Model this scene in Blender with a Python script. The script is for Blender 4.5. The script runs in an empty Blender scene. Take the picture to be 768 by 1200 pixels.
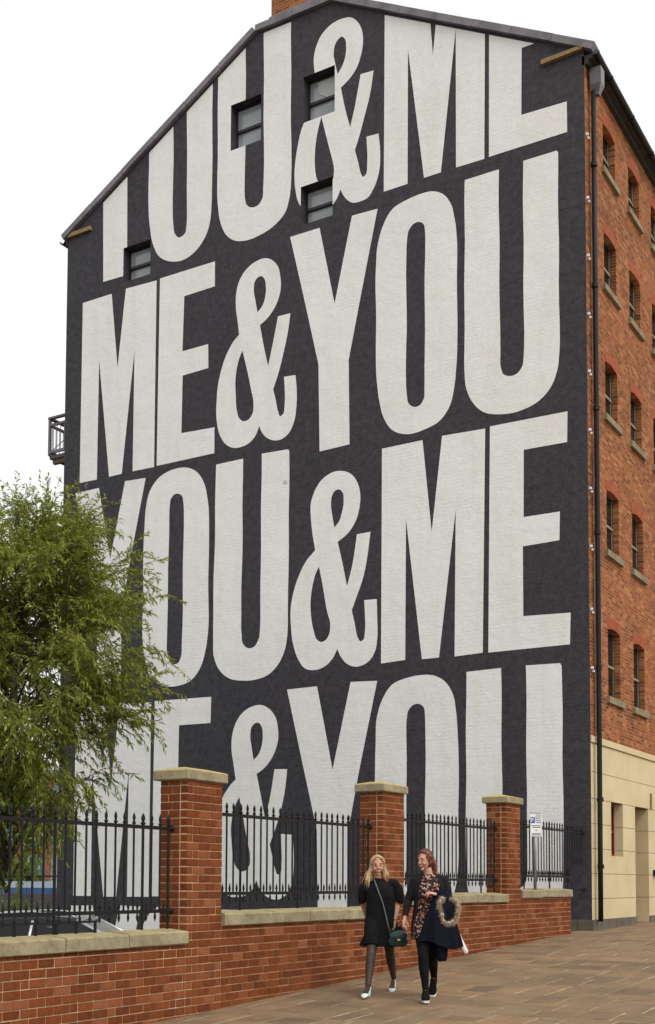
import bpy, bmesh, math, random
import numpy as np
from mathutils import Vector, Matrix
from mathutils.geometry import delaunay_2d_cdt
R_ = math.radians
scene = bpy.context.scene
COL = scene.collection
random.seed(7)

# ------------------------------------------------------------------ camera
CAM = Vector((8.174, -24.394, 1.080))
cd = bpy.data.cameras.new('camera'); cam = bpy.data.objects.new('camera', cd); COL.objects.link(cam)
F = Vector((-0.51221512, 0.85674495, 0.06019773)); RT = Vector((0.85841377, 0.51294357, 0.00383244)); UP = RT.cross(F)
m = Matrix((RT, UP, -F)).transposed().to_4x4(); m.translation = CAM
cam.matrix_world = m
cd.sensor_fit = 'VERTICAL'; cd.sensor_height = 36.0; cd.lens = 1414.28 / 1200 * 36.0
cd.shift_y = (949.375 - 600) / 1200
cd.clip_start = 0.1; cd.clip_end = 2000
scene.camera = cam

# ------------------------------------------------------------------ overcast sky + soft sun
SUN_EL, SUN_AZ = 48.0, 68.0          # light comes from the street side, high, azimuth measured from -Y to +X
w = bpy.data.worlds.new('World'); scene.world = w; w.use_nodes = True
nt = w.node_tree; nt.nodes.clear()
sky = nt.nodes.new('ShaderNodeTexSky'); sky.sky_type = 'NISHITA'; sky.sun_disc = False
sky.sun_elevation = R_(SUN_EL); sky.air_density = 2.0; sky.dust_density = 6.0; sky.ozone_density = 1.0
sky.sun_rotation = R_(90 + (90 - SUN_AZ))
hs = nt.nodes.new('ShaderNodeHueSaturation'); hs.inputs['Saturation'].default_value = 0.10; hs.inputs['Value'].default_value = 1.0
mx = nt.nodes.new('ShaderNodeMix'); mx.data_type = 'RGBA'; mx.inputs[0].default_value = 0.55
mx.inputs[7].default_value = (10.5, 10.5, 10.6, 1)
bg = nt.nodes.new('ShaderNodeBackground'); bg.inputs['Strength'].default_value = 0.142
wo = nt.nodes.new('ShaderNodeOutputWorld')
nt.links.new(sky.outputs[0], hs.inputs['Color']); nt.links.new(hs.outputs[0], mx.inputs[6])
nt.links.new(mx.outputs[2], bg.inputs[0]); nt.links.new(bg.outputs[0], wo.inputs[0])
sl = bpy.data.lights.new('sun', 'SUN'); so = bpy.data.objects.new('sun', sl); COL.objects.link(so)
sl.energy = 1.5; sl.angle = R_(28); sl.color = (1.0, 0.955, 0.89)
sd = Vector((math.sin(R_(SUN_AZ)) * math.cos(R_(SUN_EL)), -math.cos(R_(SUN_AZ)) * math.cos(R_(SUN_EL)), math.sin(R_(SUN_EL))))
so.rotation_euler = sd.to_track_quat('Z', 'Y').to_euler(); so.location = (20, -20, 40)
vs = scene.view_settings; vs.view_transform = 'Standard'; vs.look = 'None'; vs.exposure = -0.02; vs.gamma = 1.0; vs.use_curve_mapping = False

# ------------------------------------------------------------------ material helpers
class NT:
    def __init__(s, name):
        s.m = bpy.data.materials.new(name); s.m.use_nodes = True; s.t = s.m.node_tree; s.t.nodes.clear()
        s.out = s.n('ShaderNodeOutputMaterial'); s.b = s.n('ShaderNodeBsdfPrincipled'); s.l(s.b.outputs[0], s.out.inputs[0])
    def n(s, t, **k):
        x = s.t.nodes.new(t)
        for a, b in k.items(): setattr(x, a, b)
        return x
    def l(s, a, b): s.t.links.new(a, b)
    def co(s, scale=None, obj=True):
        c = s.n('ShaderNodeTexCoord').outputs['Object' if obj else 'Generated']
        if scale is None: return c
        mp = s.n('ShaderNodeMapping'); mp.inputs['Scale'].default_value = scale; s.l(c, mp.inputs[0]); return mp.outputs[0]
    def noise(s, sc, det=4, rough=.55, co=None, dist=0.):
        x = s.n('ShaderNodeTexNoise'); x.inputs['Scale'].default_value = sc; x.inputs['Detail'].default_value = det
        x.inputs['Roughness'].default_value = rough; x.inputs['Distortion'].default_value = dist
        if co is not None: s.l(co, x.inputs['Vector'])
        return x.outputs['Fac']
    def ramp(s, fac, stops):
        r = s.n('ShaderNodeValToRGB'); e = r.color_ramp.elements
        while len(e) < len(stops): e.new(.5)
        for i, (p, c) in enumerate(stops):
            e[i].position = p; e[i].color = (*c, 1) if len(c) == 3 else c
        s.l(fac, r.inputs[0]); return r.outputs[0]
    def mix(s, fac, a, b, bt='MIX'):
        x = s.n('ShaderNodeMix', data_type='RGBA', blend_type=bt)
        for v, i in ((fac, 0), (a, 6), (b, 7)):
            if hasattr(v, 'is_linked'): s.l(v, x.inputs[i])
            else: x.inputs[i].default_value = v if i == 0 else (*v, 1)
        return x.outputs[2]
    def math(s, op, a, b=0.):
        x = s.n('ShaderNodeMath', operation=op)
        for v, i in ((a, 0), (b, 1)):
            if hasattr(v, 'is_linked'): s.l(v, x.inputs[i])
            else: x.inputs[i].default_value = v
        return x.outputs[0]
    def rnd(s):
        a = s.n('ShaderNodeObjectInfo').outputs['Random']; b = s.n('ShaderNodeNewGeometry').outputs['Random Per Island']
        return s.math('FRACT', s.math('ADD', a, b))
    def bump(s, h, strength=.3, dist=.01):
        x = s.n('ShaderNodeBump'); x.inputs['Strength'].default_value = strength; x.inputs['Distance'].default_value = dist
        s.l(h, x.inputs['Height']); s.l(x.outputs[0], s.b.inputs['Normal'])
    def set(s, col=None, rough=None, metal=None, spec=None):
        for v, nme in ((col, 'Base Color'), (rough, 'Roughness'), (metal, 'Metallic'), (spec, 'Specular IOR Level')):
            if v is None: continue
            if hasattr(v, 'is_linked'): s.l(v, s.b.inputs[nme])
            else: s.b.inputs[nme].default_value = (*v, 1) if nme == 'Base Color' else v
        return s.m
M = {}
def plain(name, c1, c2, sc=8., rough=.7, bs=.15, bd=.004, metal=0., spec=.4, bsc=None):
    t = NT(name); co = t.co(); f = t.noise(sc, 5, .6, co)
    if bs: t.bump(t.noise(bsc or sc * 6, 3, .6, co), bs, bd)
    M[name] = t.set(t.ramp(f, [(.3, c1), (.7, c2)]), rough, metal, spec)

# painted masonry of the mural: render over old brickwork
def paint(name, c1, c2, c3, fl=(.75, 1.2), fm=.22):
    t = NT(name); co = t.co()
    a = t.noise(.55, 6, .65, co); b = t.noise(7., 4, .6, co); st = t.noise(1., 5, .7, t.co((2.5, 2.5, .28)))
    col = t.mix(t.ramp(a, [(.32, (0, 0, 0)), (.72, (1, 1, 1))]), c1, c2)
    col = t.mix(t.math('MULTIPLY', t.ramp(st, [(.48, (0, 0, 0)), (.72, (1, 1, 1))]), .5), col, c3)
    col = t.mix(fm, col, t.ramp(t.math('ADD', t.math('MULTIPLY', b, .4), t.math('MULTIPLY', t.noise(38, 3, .8, t.co((1, 1, .55))), .6)), [(.38, tuple(x * fl[0] for x in c1)), (.62, tuple(min(1, x * fl[1]) for x in c1))]))
    # sparse chips and scuffs
    ch = t.ramp(t.noise(3.1, 2, .5, co, .4), [(.765, (0, 0, 0)), (.785, (1, 1, 1))])
    col = t.mix(t.math('MULTIPLY', ch, .55), col, (.22, .21, .2))
    mp = t.n('ShaderNodeMapping'); mp.inputs['Rotation'].default_value = (R_(90), 0, 0); t.l(co, mp.inputs[0])
    br = t.n('ShaderNodeTexBrick'); br.inputs['Scale'].default_value = 1.; br.inputs['Brick Width'].default_value = .23
    br.inputs['Row Height'].default_value = .085; br.inputs['Mortar Size'].default_value = .008; br.inputs['Mortar Smooth'].default_value = 1.
    t.l(mp.outputs[0], br.inputs['Vector'])
    patch = t.ramp(t.noise(.5, 3, .6, co), [(.4, (.1, .1, .1)), (.65, (1, 1, 1))])
    h = t.math('ADD', t.math('MULTIPLY', t.math('MULTIPLY', br.outputs['Fac'], -.28), patch),
               t.math('ADD', t.math('MULTIPLY', t.noise(24, 5, .7, co), .6), t.math('MULTIPLY', t.noise(1.6, 4, .6, co), 2.2)))
    t.bump(h, .55, .02)
    M[name] = t.set(col, .75, 0, .3)
paint('white_paint', (.715, .715, .69), (.775, .775, .755), (.62, .595, .53))
paint('dark_paint', (.024, .0225, .026), (.037, .034, .040), (.052, .048, .052), (.15, 3.4), .5)

def brick_mat(name, axis, cols, mortar, bw=.225, rh=.075, ms=.009, rowdark=True):
    """fine brickwork for surfaces too far away to build brick by brick"""
    t = NT(name); co = t.co(); sx = t.n('ShaderNodeSeparateXYZ'); t.l(co, sx.inputs[0])
    cb = t.n('ShaderNodeCombineXYZ'); t.l(sx.outputs[axis], cb.inputs[0]); t.l(sx.outputs[2], cb.inputs[1])
    br = t.n('ShaderNodeTexBrick'); br.inputs['Scale'].default_value = 1.; br.inputs['Brick Width'].default_value = bw
    br.inputs['Row Height'].default_value = rh; br.inputs['Mortar Size'].default_value = ms; br.inputs['Mortar Smooth'].default_value = .3
    br.inputs['Color1'].default_value = (0, 0, 0, 1); br.inputs['Color2'].default_value = (1, 1, 1, 1); br.inputs['Mortar'].default_value = (.5, .5, .5, 1)
    t.l(cb.outputs[0], br.inputs['Vector'])
    col = t.ramp(br.outputs['Color'], [(.0, cols[0]), (.35, cols[1]), (.7, cols[2]), (1., cols[3])])
    big = t.noise(.45, 5, .65, co)
    col = t.mix(.38, col, t.ramp(big, [(.3, tuple(x * .35 for x in cols[1])), (.68, tuple(min(1., x * 1.45) for x in cols[2]))]))
    sp = t.noise(9., 3, .6, co); col = t.mix(t.math('MULTIPLY', t.ramp(sp, [(.58, (0, 0, 0)), (.72, (1, 1, 1))]), .45), col, (.05, .022, .014))
    col = t.mix(br.outputs['Fac'], col, mortar)
    soot = t.ramp(t.noise(1.7, 5, .75, co), [(.52, (0, 0, 0)), (.74, (1, 1, 1))])
    col = t.mix(t.math('MULTIPLY', soot, .6), col, (.06, .03, .02))
    t.bump(t.math('ADD', t.math('MULTIPLY', br.outputs['Fac'], -1.), t.math('MULTIPLY', t.noise(30, 3, .6, co), .5)), .7, .012)
    M[name] = t.set(col, .9, 0, .08)
OR = [(.055, .018, .010), (.215, .068, .025), (.285, .094, .035), (.44, .20, .095)]
brick_mat('facade_brick', 1, OR, (.30, .18, .10))
brick_mat('chimney_brick', 0, OR, (.35, .22, .12))
brick_mat('rear_brick', 0, OR, (.35, .22, .12))

t = NT('wall_brick'); r = t.rnd(); co = t.co()
col = t.ramp(r, [(.0, (.105, .027, .010)), (.2, (.140, .037, .012)), (.55, (.175, .049, .015)), (.85, (.215, .064, .021)), (1., (.29, .108, .052))])
col = t.mix(.35, col, t.ramp(t.noise(26, 5, .7, co), [(.3, (.065, .018, .008)), (.75, (.27, .084, .032))]))
col = t.mix(t.math('MULTIPLY', t.ramp(t.noise(2.6, 5, .7, t.n('ShaderNodeNewGeometry').outputs['Position']), [(.54, (0, 0, 0)), (.76, (1, 1, 1))]), .5), col, (.11, .050, .034))
t.bump(t.noise(70, 4, .7, co), .6, .004); M['wall_brick'] = t.set(col, .9, 0, .08)
plain('mortar', (.36, .23, .13), (.56, .38, .23), 5, .95, .5, .006, bsc=60)
plain('sandstone', (.14, .115, .065), (.25, .205, .125), 3, .9, .4, .006, bsc=45)
# coping with lichen on the upward faces
def coping(name, amt):
  t = NT(name); co = t.co(); pos = t.n('ShaderNodeNewGeometry').outputs['Position']
  col = t.ramp(t.noise(4, 5, .65, pos), [(.3, (.19, .165, .10)), (.55, (.29, .25, .155)), (.75, (.37, .32, .20))])
  col = t.mix(t.math('MULTIPLY', t.ramp(t.noise(14, 4, .7, pos), [(.5, (0, 0, 0)), (.7, (1, 1, 1))]), .5), col, (.10, .085, .05))
  nz = t.n('ShaderNodeSeparateXYZ'); t.l(t.n('ShaderNodeNewGeometry').outputs['Normal'], nz.inputs[0])
  lich = t.math('MULTIPLY', t.ramp(nz.outputs[2], [(.5, (0, 0, 0)), (.9, (1, 1, 1))]), t.ramp(t.noise(5, 4, .7, pos), [(.35, (.15, .15, .15)), (.6, (1, 1, 1))]))
  col = t.mix(t.math('MULTIPLY', lich, amt), col, (.50, .38, .06))
  t.bump(t.noise(40, 4, .7, pos), .5, .006); M[name] = t.set(col, .92, 0, .2)
coping('coping_stone', .22); coping('cap_stone', .8)
plain('iron', (.005, .005, .0055), (.013, .012, .012), 30, .6, .25, .002, spec=.22)
plain('pipe_black', (.007, .0065, .007), (.014, .013, .014), 6, .5, .1, .002, spec=.2)
plain('hopper_grey', (.07, .07, .078), (.11, .11, .12), 6, .28, .1, .002)
plain('zinc', (.32, .31, .33), (.42, .41, .43), 6, .5, .1, .002)
plain('verge_slate', (.12, .11, .125), (.22, .205, .225), 2.5, .8, .3, .006, bsc=30)
plain('slate_roof', (.06, .06, .07), (.12, .12, .13), 2, .7, .3, .01, bsc=20)
plain('timber', (.17, .11, .05), (.30, .21, .10), 12, .85, .4, .004)
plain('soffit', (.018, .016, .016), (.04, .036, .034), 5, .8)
plain('window_frame_black', (.010, .010, .010), (.020, .019, .019), 10, .5)
plain('window_frame_dark', (.022, .026, .02), (.045, .05, .04), 10, .5)
plain('sash_edge', (.16, .15, .11), (.24, .22, .17), 10, .6)
plain('red_frame', (.12, .008, .010), (.18, .013, .015), 10, .5)
plain('arch_brick', (.22, .045, .016), (.34, .085, .028), 9, .85, .5, .004, bsc=50)
plain('cream', (.47, .385, .215), (.57, .475, .285), 1.1, .8, .25, .003, bsc=40)
plain('cream_shadow_joint', (.20, .15, .08), (.28, .22, .12), 5, .9)
plain('plinth_grey', (.075, .062, .045), (.14, .118, .085), 2.5, .9, .5, .01, bsc=25)
plain('tarmac', (.045, .045, .045), (.075, .073, .07), 3, .95, .5, .01, bsc=60)
plain('joint_sand', (.10, .072, .045), (.60, .47, .30), 1.9, .95, .4, .004, bsc=50)
plain('white_clip', (.7, .7, .7), (.8, .8, .8), 5, .5)
plain('galv', (.20, .20, .20), (.30, .30, .30), 10, .5, .1, .002, metal=.4)
plain('sign_white', (.62, .62, .62), (.70, .70, .70), 5, .4)
plain('sign_blue', (.02, .06, .35), (.03, .08, .42), 5, .4)
plain('sign_ink', (.03, .03, .035), (.05, .05, .05), 5, .5)
def glass(name, c, rough=.06, spec=.8):
    t = NT(name); co = t.co(); t.bump(t.noise(1.5, 2, .5, co), .04, .02)
    M[name] = t.set(t.ramp(t.noise(1.2, 2, .5, co), [(.3, tuple(x * .7 for x in c)), (.7, c)]), rough, 0, spec)
glass('glass_grey', (.30, .33, .345), .10, .7); glass('glass_dark', (.010, .013, .012), .05, .35); glass('glass_car', (.006, .007, .008), .04, .3); glass('glass_teal', (.06, .20, .20), .1)
glass('curtain', (.50, .53, .53), .6, .3)
# flagstones
t = NT('flagstone'); r = t.rnd(); co = t.n('ShaderNodeNewGeometry').outputs['Position']
col = t.ramp(r, [(.0, (.095, .063, .038)), (.25, (.19, .125, .070)), (.5, (.26, .165, .088)), (.7, (.21, .150, .092)), (.88, (.33, .180, .080)), (1., (.12, .088, .058))])
col = t.mix(.42, col, t.ramp(t.noise(1.7, 6, .7, co, .5), [(.28, (.085, .056, .033)), (.5, (.21, .138, .076)), (.75, (.37, .245, .132))]))
col = t.mix(.3, col, t.ramp(t.noise(28, 5, .75, co), [(.3, (.06, .046, .034)), (.7, (.30, .225, .15))]))
gum = t.ramp(t.noise(11, 1, .4, co), [(.70, (0, 0, 0)), (.73, (1, 1, 1))]); col = t.mix(t.math('MULTIPLY', gum, .5), col, (.05, .04, .032))
col = t.mix(t.math('MULTIPLY', t.ramp(t.noise(.9, 5, .7, co, 1.), [(.5, (0, 0, 0)), (.72, (1, 1, 1))]), .45), col, (.085, .066, .050))
h = t.math('ADD', t.math('MULTIPLY', t.noise(5, 5, .65, co), 1.), t.math('MULTIPLY', t.noise(55, 4, .7, co), .35))
t.bump(h, .55, .016); M['flagstone'] = t.set(col, t.ramp(t.noise(2.2, 4, .6, co), [(.3, (.55,) * 3), (.7, (.95,) * 3)]), 0, .12)

# ------------------------------------------------------------------ mesh helpers
class MB:
    def __init__(s): s.v = []; s.f = []
    def add(s, vs, fs):
        o = len(s.v); s.v += [tuple(x) for x in vs]; s.f += [tuple(i + o for i in q) for q in fs]; return s
    def box(s, x0, x1, y0, y1, z0, z1):
        return s.add([(x0, y0, z0), (x1, y0, z0), (x1, y1, z0), (x0, y1, z0), (x0, y0, z1), (x1, y0, z1), (x1, y1, z1), (x0, y1, z1)],
                     [(0, 3, 2, 1), (4, 5, 6, 7), (0, 1, 5, 4), (1, 2, 6, 5), (2, 3, 7, 6), (3, 0, 4, 7)])
    def bevbox(s, x0, x1, y0, y1, z0, z1, b):
        """box with its top and side edges chamfered"""
        v = []
        for z, i in ((z0, 0), (z1 - b, 0), (z1, b)):
            v += [(x0 + i, y0 + i, z), (x1 - i, y0 + i, z), (x1 - i, y1 - i, z), (x0 + i, y1 - i, z)]
        f = [(0, 3, 2, 1), (8, 9, 10, 11)]
        for k in (0, 4):
            for i in range(4): f.append((k + i, k + (i + 1) % 4, k + 4 + (i + 1) % 4, k + 4 + i))
        return s.add(v, f)
    def loft(s, rings, cap=True, close=True):
        n = len(rings[0]); v = [p for r in rings for p in r]; f = []
        for i in range(len(rings) - 1):
            for j in range(n if close else n - 1):
                a = i * n + j; b = i * n + (j + 1) % n; f.append((a, b, b + n, a + n))
        if cap:
            f.append(tuple(reversed(range(n)))); f.append(tuple(range((len(rings) - 1) * n, len(rings) * n)))
        return s.add(v, f)
    def tube(s, pts, rad, n=8, cap=True, flat=None):
        """round tube along pts; rad a number, a list, or a list of (ra, rb); flat = reference side direction"""
        pts = [Vector(p) for p in pts]; rings = []; prev = None
        for i, p in enumerate(pts):
            d = (pts[min(i + 1, len(pts) - 1)] - pts[max(i - 1, 0)])
            if d.length < 1e-9: d = Vector((0, 0, 1))
            d.normalize()
            ref = Vector(flat) if flat else (prev if prev else (Vector((0, 0, 1)) if abs(d.z) < .9 else Vector((1, 0, 0))))
            a = ref - d * ref.dot(d)
            if a.length < 1e-6: a = d.orthogonal()
            a.normalize(); b = d.cross(a); prev = a
            r = rad[i] if isinstance(rad, (list, tuple)) else rad
            ra, rb = r if isinstance(r, (list, tuple)) else (r, r)
            rings.append([p + a * ra * math.cos(2 * math.pi * j / n) + b * rb * math.sin(2 * math.pi * j / n) for j in range(n)])
        return s.loft(rings, cap)
    def ell(s, c, r, nu=14, nv=10, fn=None):
        c = Vector(c); v = []; f = []
        for i in range(1, nv):
            th = math.pi * i / nv
            for j in range(nu):
                ph = 2 * math.pi * j / nu
                q = Vector((math.sin(th) * math.cos(ph), math.sin(th) * math.sin(ph), math.cos(th)))
                if fn: q = fn(q)
                v.append(c + Vector((q.x * r[0], q.y * r[1], q.z * r[2])))
        top = len(v)
        for zz in (1, -1):
            q = Vector((0, 0, zz)); q = fn(q) if fn else q; v.append(c + Vector((q.x * r[0], q.y * r[1], q.z * r[2])))
        for i in range(nv - 2):
            for j in range(nu):
                a = i * nu + j; b = i * nu + (j + 1) % nu; f.append((a, a + nu, b + nu, b))
        for j in range(nu):
            f.append((top, j, (j + 1) % nu)); k = (nv - 2) * nu; f.append((top + 1, k + (j + 1) % nu, k + j))
        return s.add(v, f)
    def prism(s, poly, fn, d0, d1):
        """poly of 2D points, fn(u, v, d) -> 3D"""
        n = len(poly)
        return s.add([fn(a, b, d0) for a, b in poly] + [fn(a, b, d1) for a, b in poly],
                     [tuple(reversed(range(n))), tuple(range(n, 2 * n))] + [(i, (i + 1) % n, (i + 1) % n + n, i + n) for i in range(n)])
    def build(s, name, mat, parent=None, smooth=False, kind=None, base=None):
        me = bpy.data.meshes.new(name)
        o = base if base is not None else (parent_base(parent) if parent else Vector((0, 0, 0)))
        vv = [(x - o[0], y - o[1], z - o[2]) for x, y, z in s.v]
        me.from_pydata(vv, [], s.f)
        bm = bmesh.new(); bm.from_mesh(me); bmesh.ops.recalc_face_normals(bm, faces=bm.faces); bm.to_mesh(me); bm.free()
        me.materials.append(M[mat] if isinstance(mat, str) else mat)
        if smooth: me.shade_smooth()
        return link(name, me, parent, kind)
BASE = {}
def parent_base(p):
    return BASE.get(p.name, Vector((0, 0, 0)))
def link(name, me, parent=None, kind=None, loc=None):
    ob = bpy.data.objects.new(name, me); COL.objects.link(ob)
    if parent: ob.parent = parent; BASE[ob.name] = parent_base(parent)
    if loc is not None: ob.location = loc
    if kind: ob['kind'] = kind
    return ob
def thing(name, label, cat, loc, group=None, rotz=0.):
    """Empty at a thing's base; parts given in world coordinates unless the thing is rotated"""
    o = bpy.data.objects.new(name, None); COL.objects.link(o); o.location = loc; o.rotation_euler = (0, 0, rotz)
    o.empty_display_size = .2
    BASE[o.name] = Vector(loc) if not rotz else Vector((0, 0, 0))
    return tag(o, label, cat, group)
def tag(o, label, cat, group=None):
    o['label'] = label; o['category'] = cat
    if group: o['group'] = group
    return o
def inside(p, poly):
    x, y = p; c = False; n = len(poly); j = n - 1
    for i in range(n):
        xi, yi = poly[i]; xj, yj = poly[j]
        if (yi > y) != (yj > y) and x < (xj - xi) * (y - yi) / (yj - yi) + xi: c = not c
        j = i
    return c
def region(polys, keep):
    """triangulate the plane region cut by all polys; keep(point) picks triangles"""
    vs, es = [], []
    for P in polys:
        o = len(vs); vs += [Vector(q) for q in P]; es += [(o + i, o + (i + 1) % len(P)) for i in range(len(P))]
    ov, oe, of, *_ = delaunay_2d_cdt(vs, es, [], 0, 1e-5)
    fs = [f for f in of if keep((sum(ov[i].x for i in f) / 3, sum(ov[i].y for i in f) / 3))]
    used = sorted({i for f in fs for i in f}); mp = {k: i for i, k in enumerate(used)}
    return [(ov[i].x, ov[i].y) for i in used], [tuple(mp[i] for i in f) for f in fs]
def gz(y):
    """height of the sloping pavement at street position y"""
    if y < -60: return .17 - .04 * 60
    if y < -3: return .17 + .04 * y
    if y < 60: return .05 + .019 * (y + 3)
    return .05 + .019 * 63
CP = -0.82     # car park level behind the wall
def project(p):
    d = Vector(p) - CAM; z = d.dot(F)
    return (384 + 1414.28 * d.dot(RT) / z, 949.375 - 1414.28 * d.dot(UP) / z, z)

# ------------------------------------------------------------------ ground: pavement sheet and flagstones, car park
mb = MB(); ys = [-400, -60, -3, 60, 400]
for i in range(4):
    a, b = ys[i], ys[i + 1]
    x0 = -.30
    mb.add([(x0, a, gz(a) - .003), (400, a, gz(a) - .003), (400, b, gz(b) - .003), (x0, b, gz(b) - .003)], [(0, 1, 2, 3)])
pave = mb.build('pavement', 'joint_sand', kind='structure')
MB().add([(-400, -400, CP), (-.22, -400, CP), (-.22, 400, CP), (-400, 400, CP)], [(0, 1, 2, 3)]).build('car_park', 'tarmac', kind='structure')
rs = random.Random(3); stones = []
def split(x0, x1, y0, y1):
    # random rectangular paving: cut the longer side until the pieces are flag sized
    w_, h_ = x1 - x0, y1 - y0
    if w_ * h_ < rs.uniform(.22, .50) and max(w_, h_) < 1.0: stones.append((x0, x1, y0, y1)); return
    if w_ > h_ * rs.uniform(.75, 1.35): c_ = x0 + w_ * rs.uniform(.36, .64); split(x0, c_, y0, y1); split(c_, x1, y0, y1)
    else: c_ = y0 + h_ * rs.uniform(.36, .64); split(x0, x1, y0, c_); split(x0, x1, c_, y1)
split(-.30, 10., -24., 14.)
def stone_mesh(mb, s, o=(0, 0, 0)):
    x0, x1, y0, y1 = s; g = rs.choice((.003, .005, .008, .012))
    x0 += g; x1 -= g; y0 += g; y1 -= g; b = .006
    v = []
    tz = rs.uniform(-.0005, .0025); tx = rs.uniform(-.001, .001)
    cs = [(x0, y0), (x1, y0), (x1, y1), (x0, y1)]
    cs = [(a + rs.uniform(-.009, .009), c + rs.uniform(-.009, .009)) for a, c in cs]
    mx_, my_ = (x0 + x1) / 2, (y0 + y1) / 2
    for dz, k in ((-.05, 1.), (-.004, 1.), (.0, 1 - b / max(.2, (x1 - x0) / 2))):
        for a, c in cs:
            px, py = mx_ + (a - mx_) * k, my_ + (c - my_) * k
            v.append((px - o[0], py - o[1], gz(py) + dz + tz + tx * (px - mx_) * 2 - o[2]))
    f = [(8, 9, 10, 11)]
    for k in (0, 4):
        for i in range(4): f.append((k + i, k + (i + 1) % 4, k + 4 + (i + 1) % 4, k + 4 + i))
    mb.add(v, f)
def vis(s):
    px, py, d = project(((s[0] + s[1]) / 2, (s[2] + s[3]) / 2, gz(s[2])))
    ok = d > 1 and -60 < px < 830 and py < 1260
    return (s[1] - s[0]) * (s[3] - s[2]) / d ** 3 if ok else -1.
stones.sort(key=vis, reverse=True)
rest = MB()
for i, s in enumerate(stones):
    if i < 298 and vis(s) > 0:
        o = ((s[0] + s[1]) / 2, (s[2] + s[3]) / 2, 0.); q = MB(); stone_mesh(q, s, o)
        me = bpy.data.meshes.new('paving_stone'); me.from_pydata(q.v, [], q.f); me.materials.append(M['flagstone'])
        link('paving_stone', me, pave, loc=o)
    else: stone_mesh(rest, s)
rest.build('paving_stones', 'flagstone', pave, kind='stuff')

# ------------------------------------------------------------------ the painted warehouse
GX0, DEP = -14.96, 13.6
GAB = [(GX0, CP), (0, CP), (0, 19.13), (-6.36, 22.66), (-8.60, 22.70), (GX0, 19.08)]
WIN = [(-12.92, -11.985, 17.285, 18.24), (-9.385, -8.45, 19.85, 21.06), (-7.19, -6.28, 19.865, 21.04), (-7.245, -6.33, 17.265, 18.24)]
bld = thing('warehouse_building', 'tall brick warehouse whose dark gable is painted with huge white lettering', 'building', (-7.5, 0, CP))
def rect(a, b, c, d): return [(a, c), (b, c), (b, d), (a, d)]
wr = [rect(*q) for q in WIN]
PL = [(-1.2, CP - .1), (.1, CP - .1), (.1, .34), (-1.2, .34)]
v, f = region([GAB] + wr, lambda p: inside(p, GAB) and not any(inside(p, q) for q in wr))
mb = MB().add([(a, 0, b) for a, b in v], f)
for a, b, c, d in WIN:       # painted reveals of the four openings
    D = .30
    mb.add([(a, 0, c), (a, D, c), (a, D, d), (a, 0, d)], [(0, 1, 2, 3)]).add([(b, 0, c), (b, D, c), (b, D, d), (b, 0, d)], [(0, 1, 2, 3)])
    mb.add([(a, 0, d), (b, 0, d), (b, D, d), (a, D, d)], [(0, 1, 2, 3)]).add([(a, 0, c), (b, 0, c), (b, D, c), (a, D, c)], [(0, 1, 2, 3)])
gw = mb.build('gable_wall', 'dark_paint', bld)
MB().box(-1.0, -.31, -.027, .02, CP, .33).build('plinth', 'plinth_grey', bld)
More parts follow.
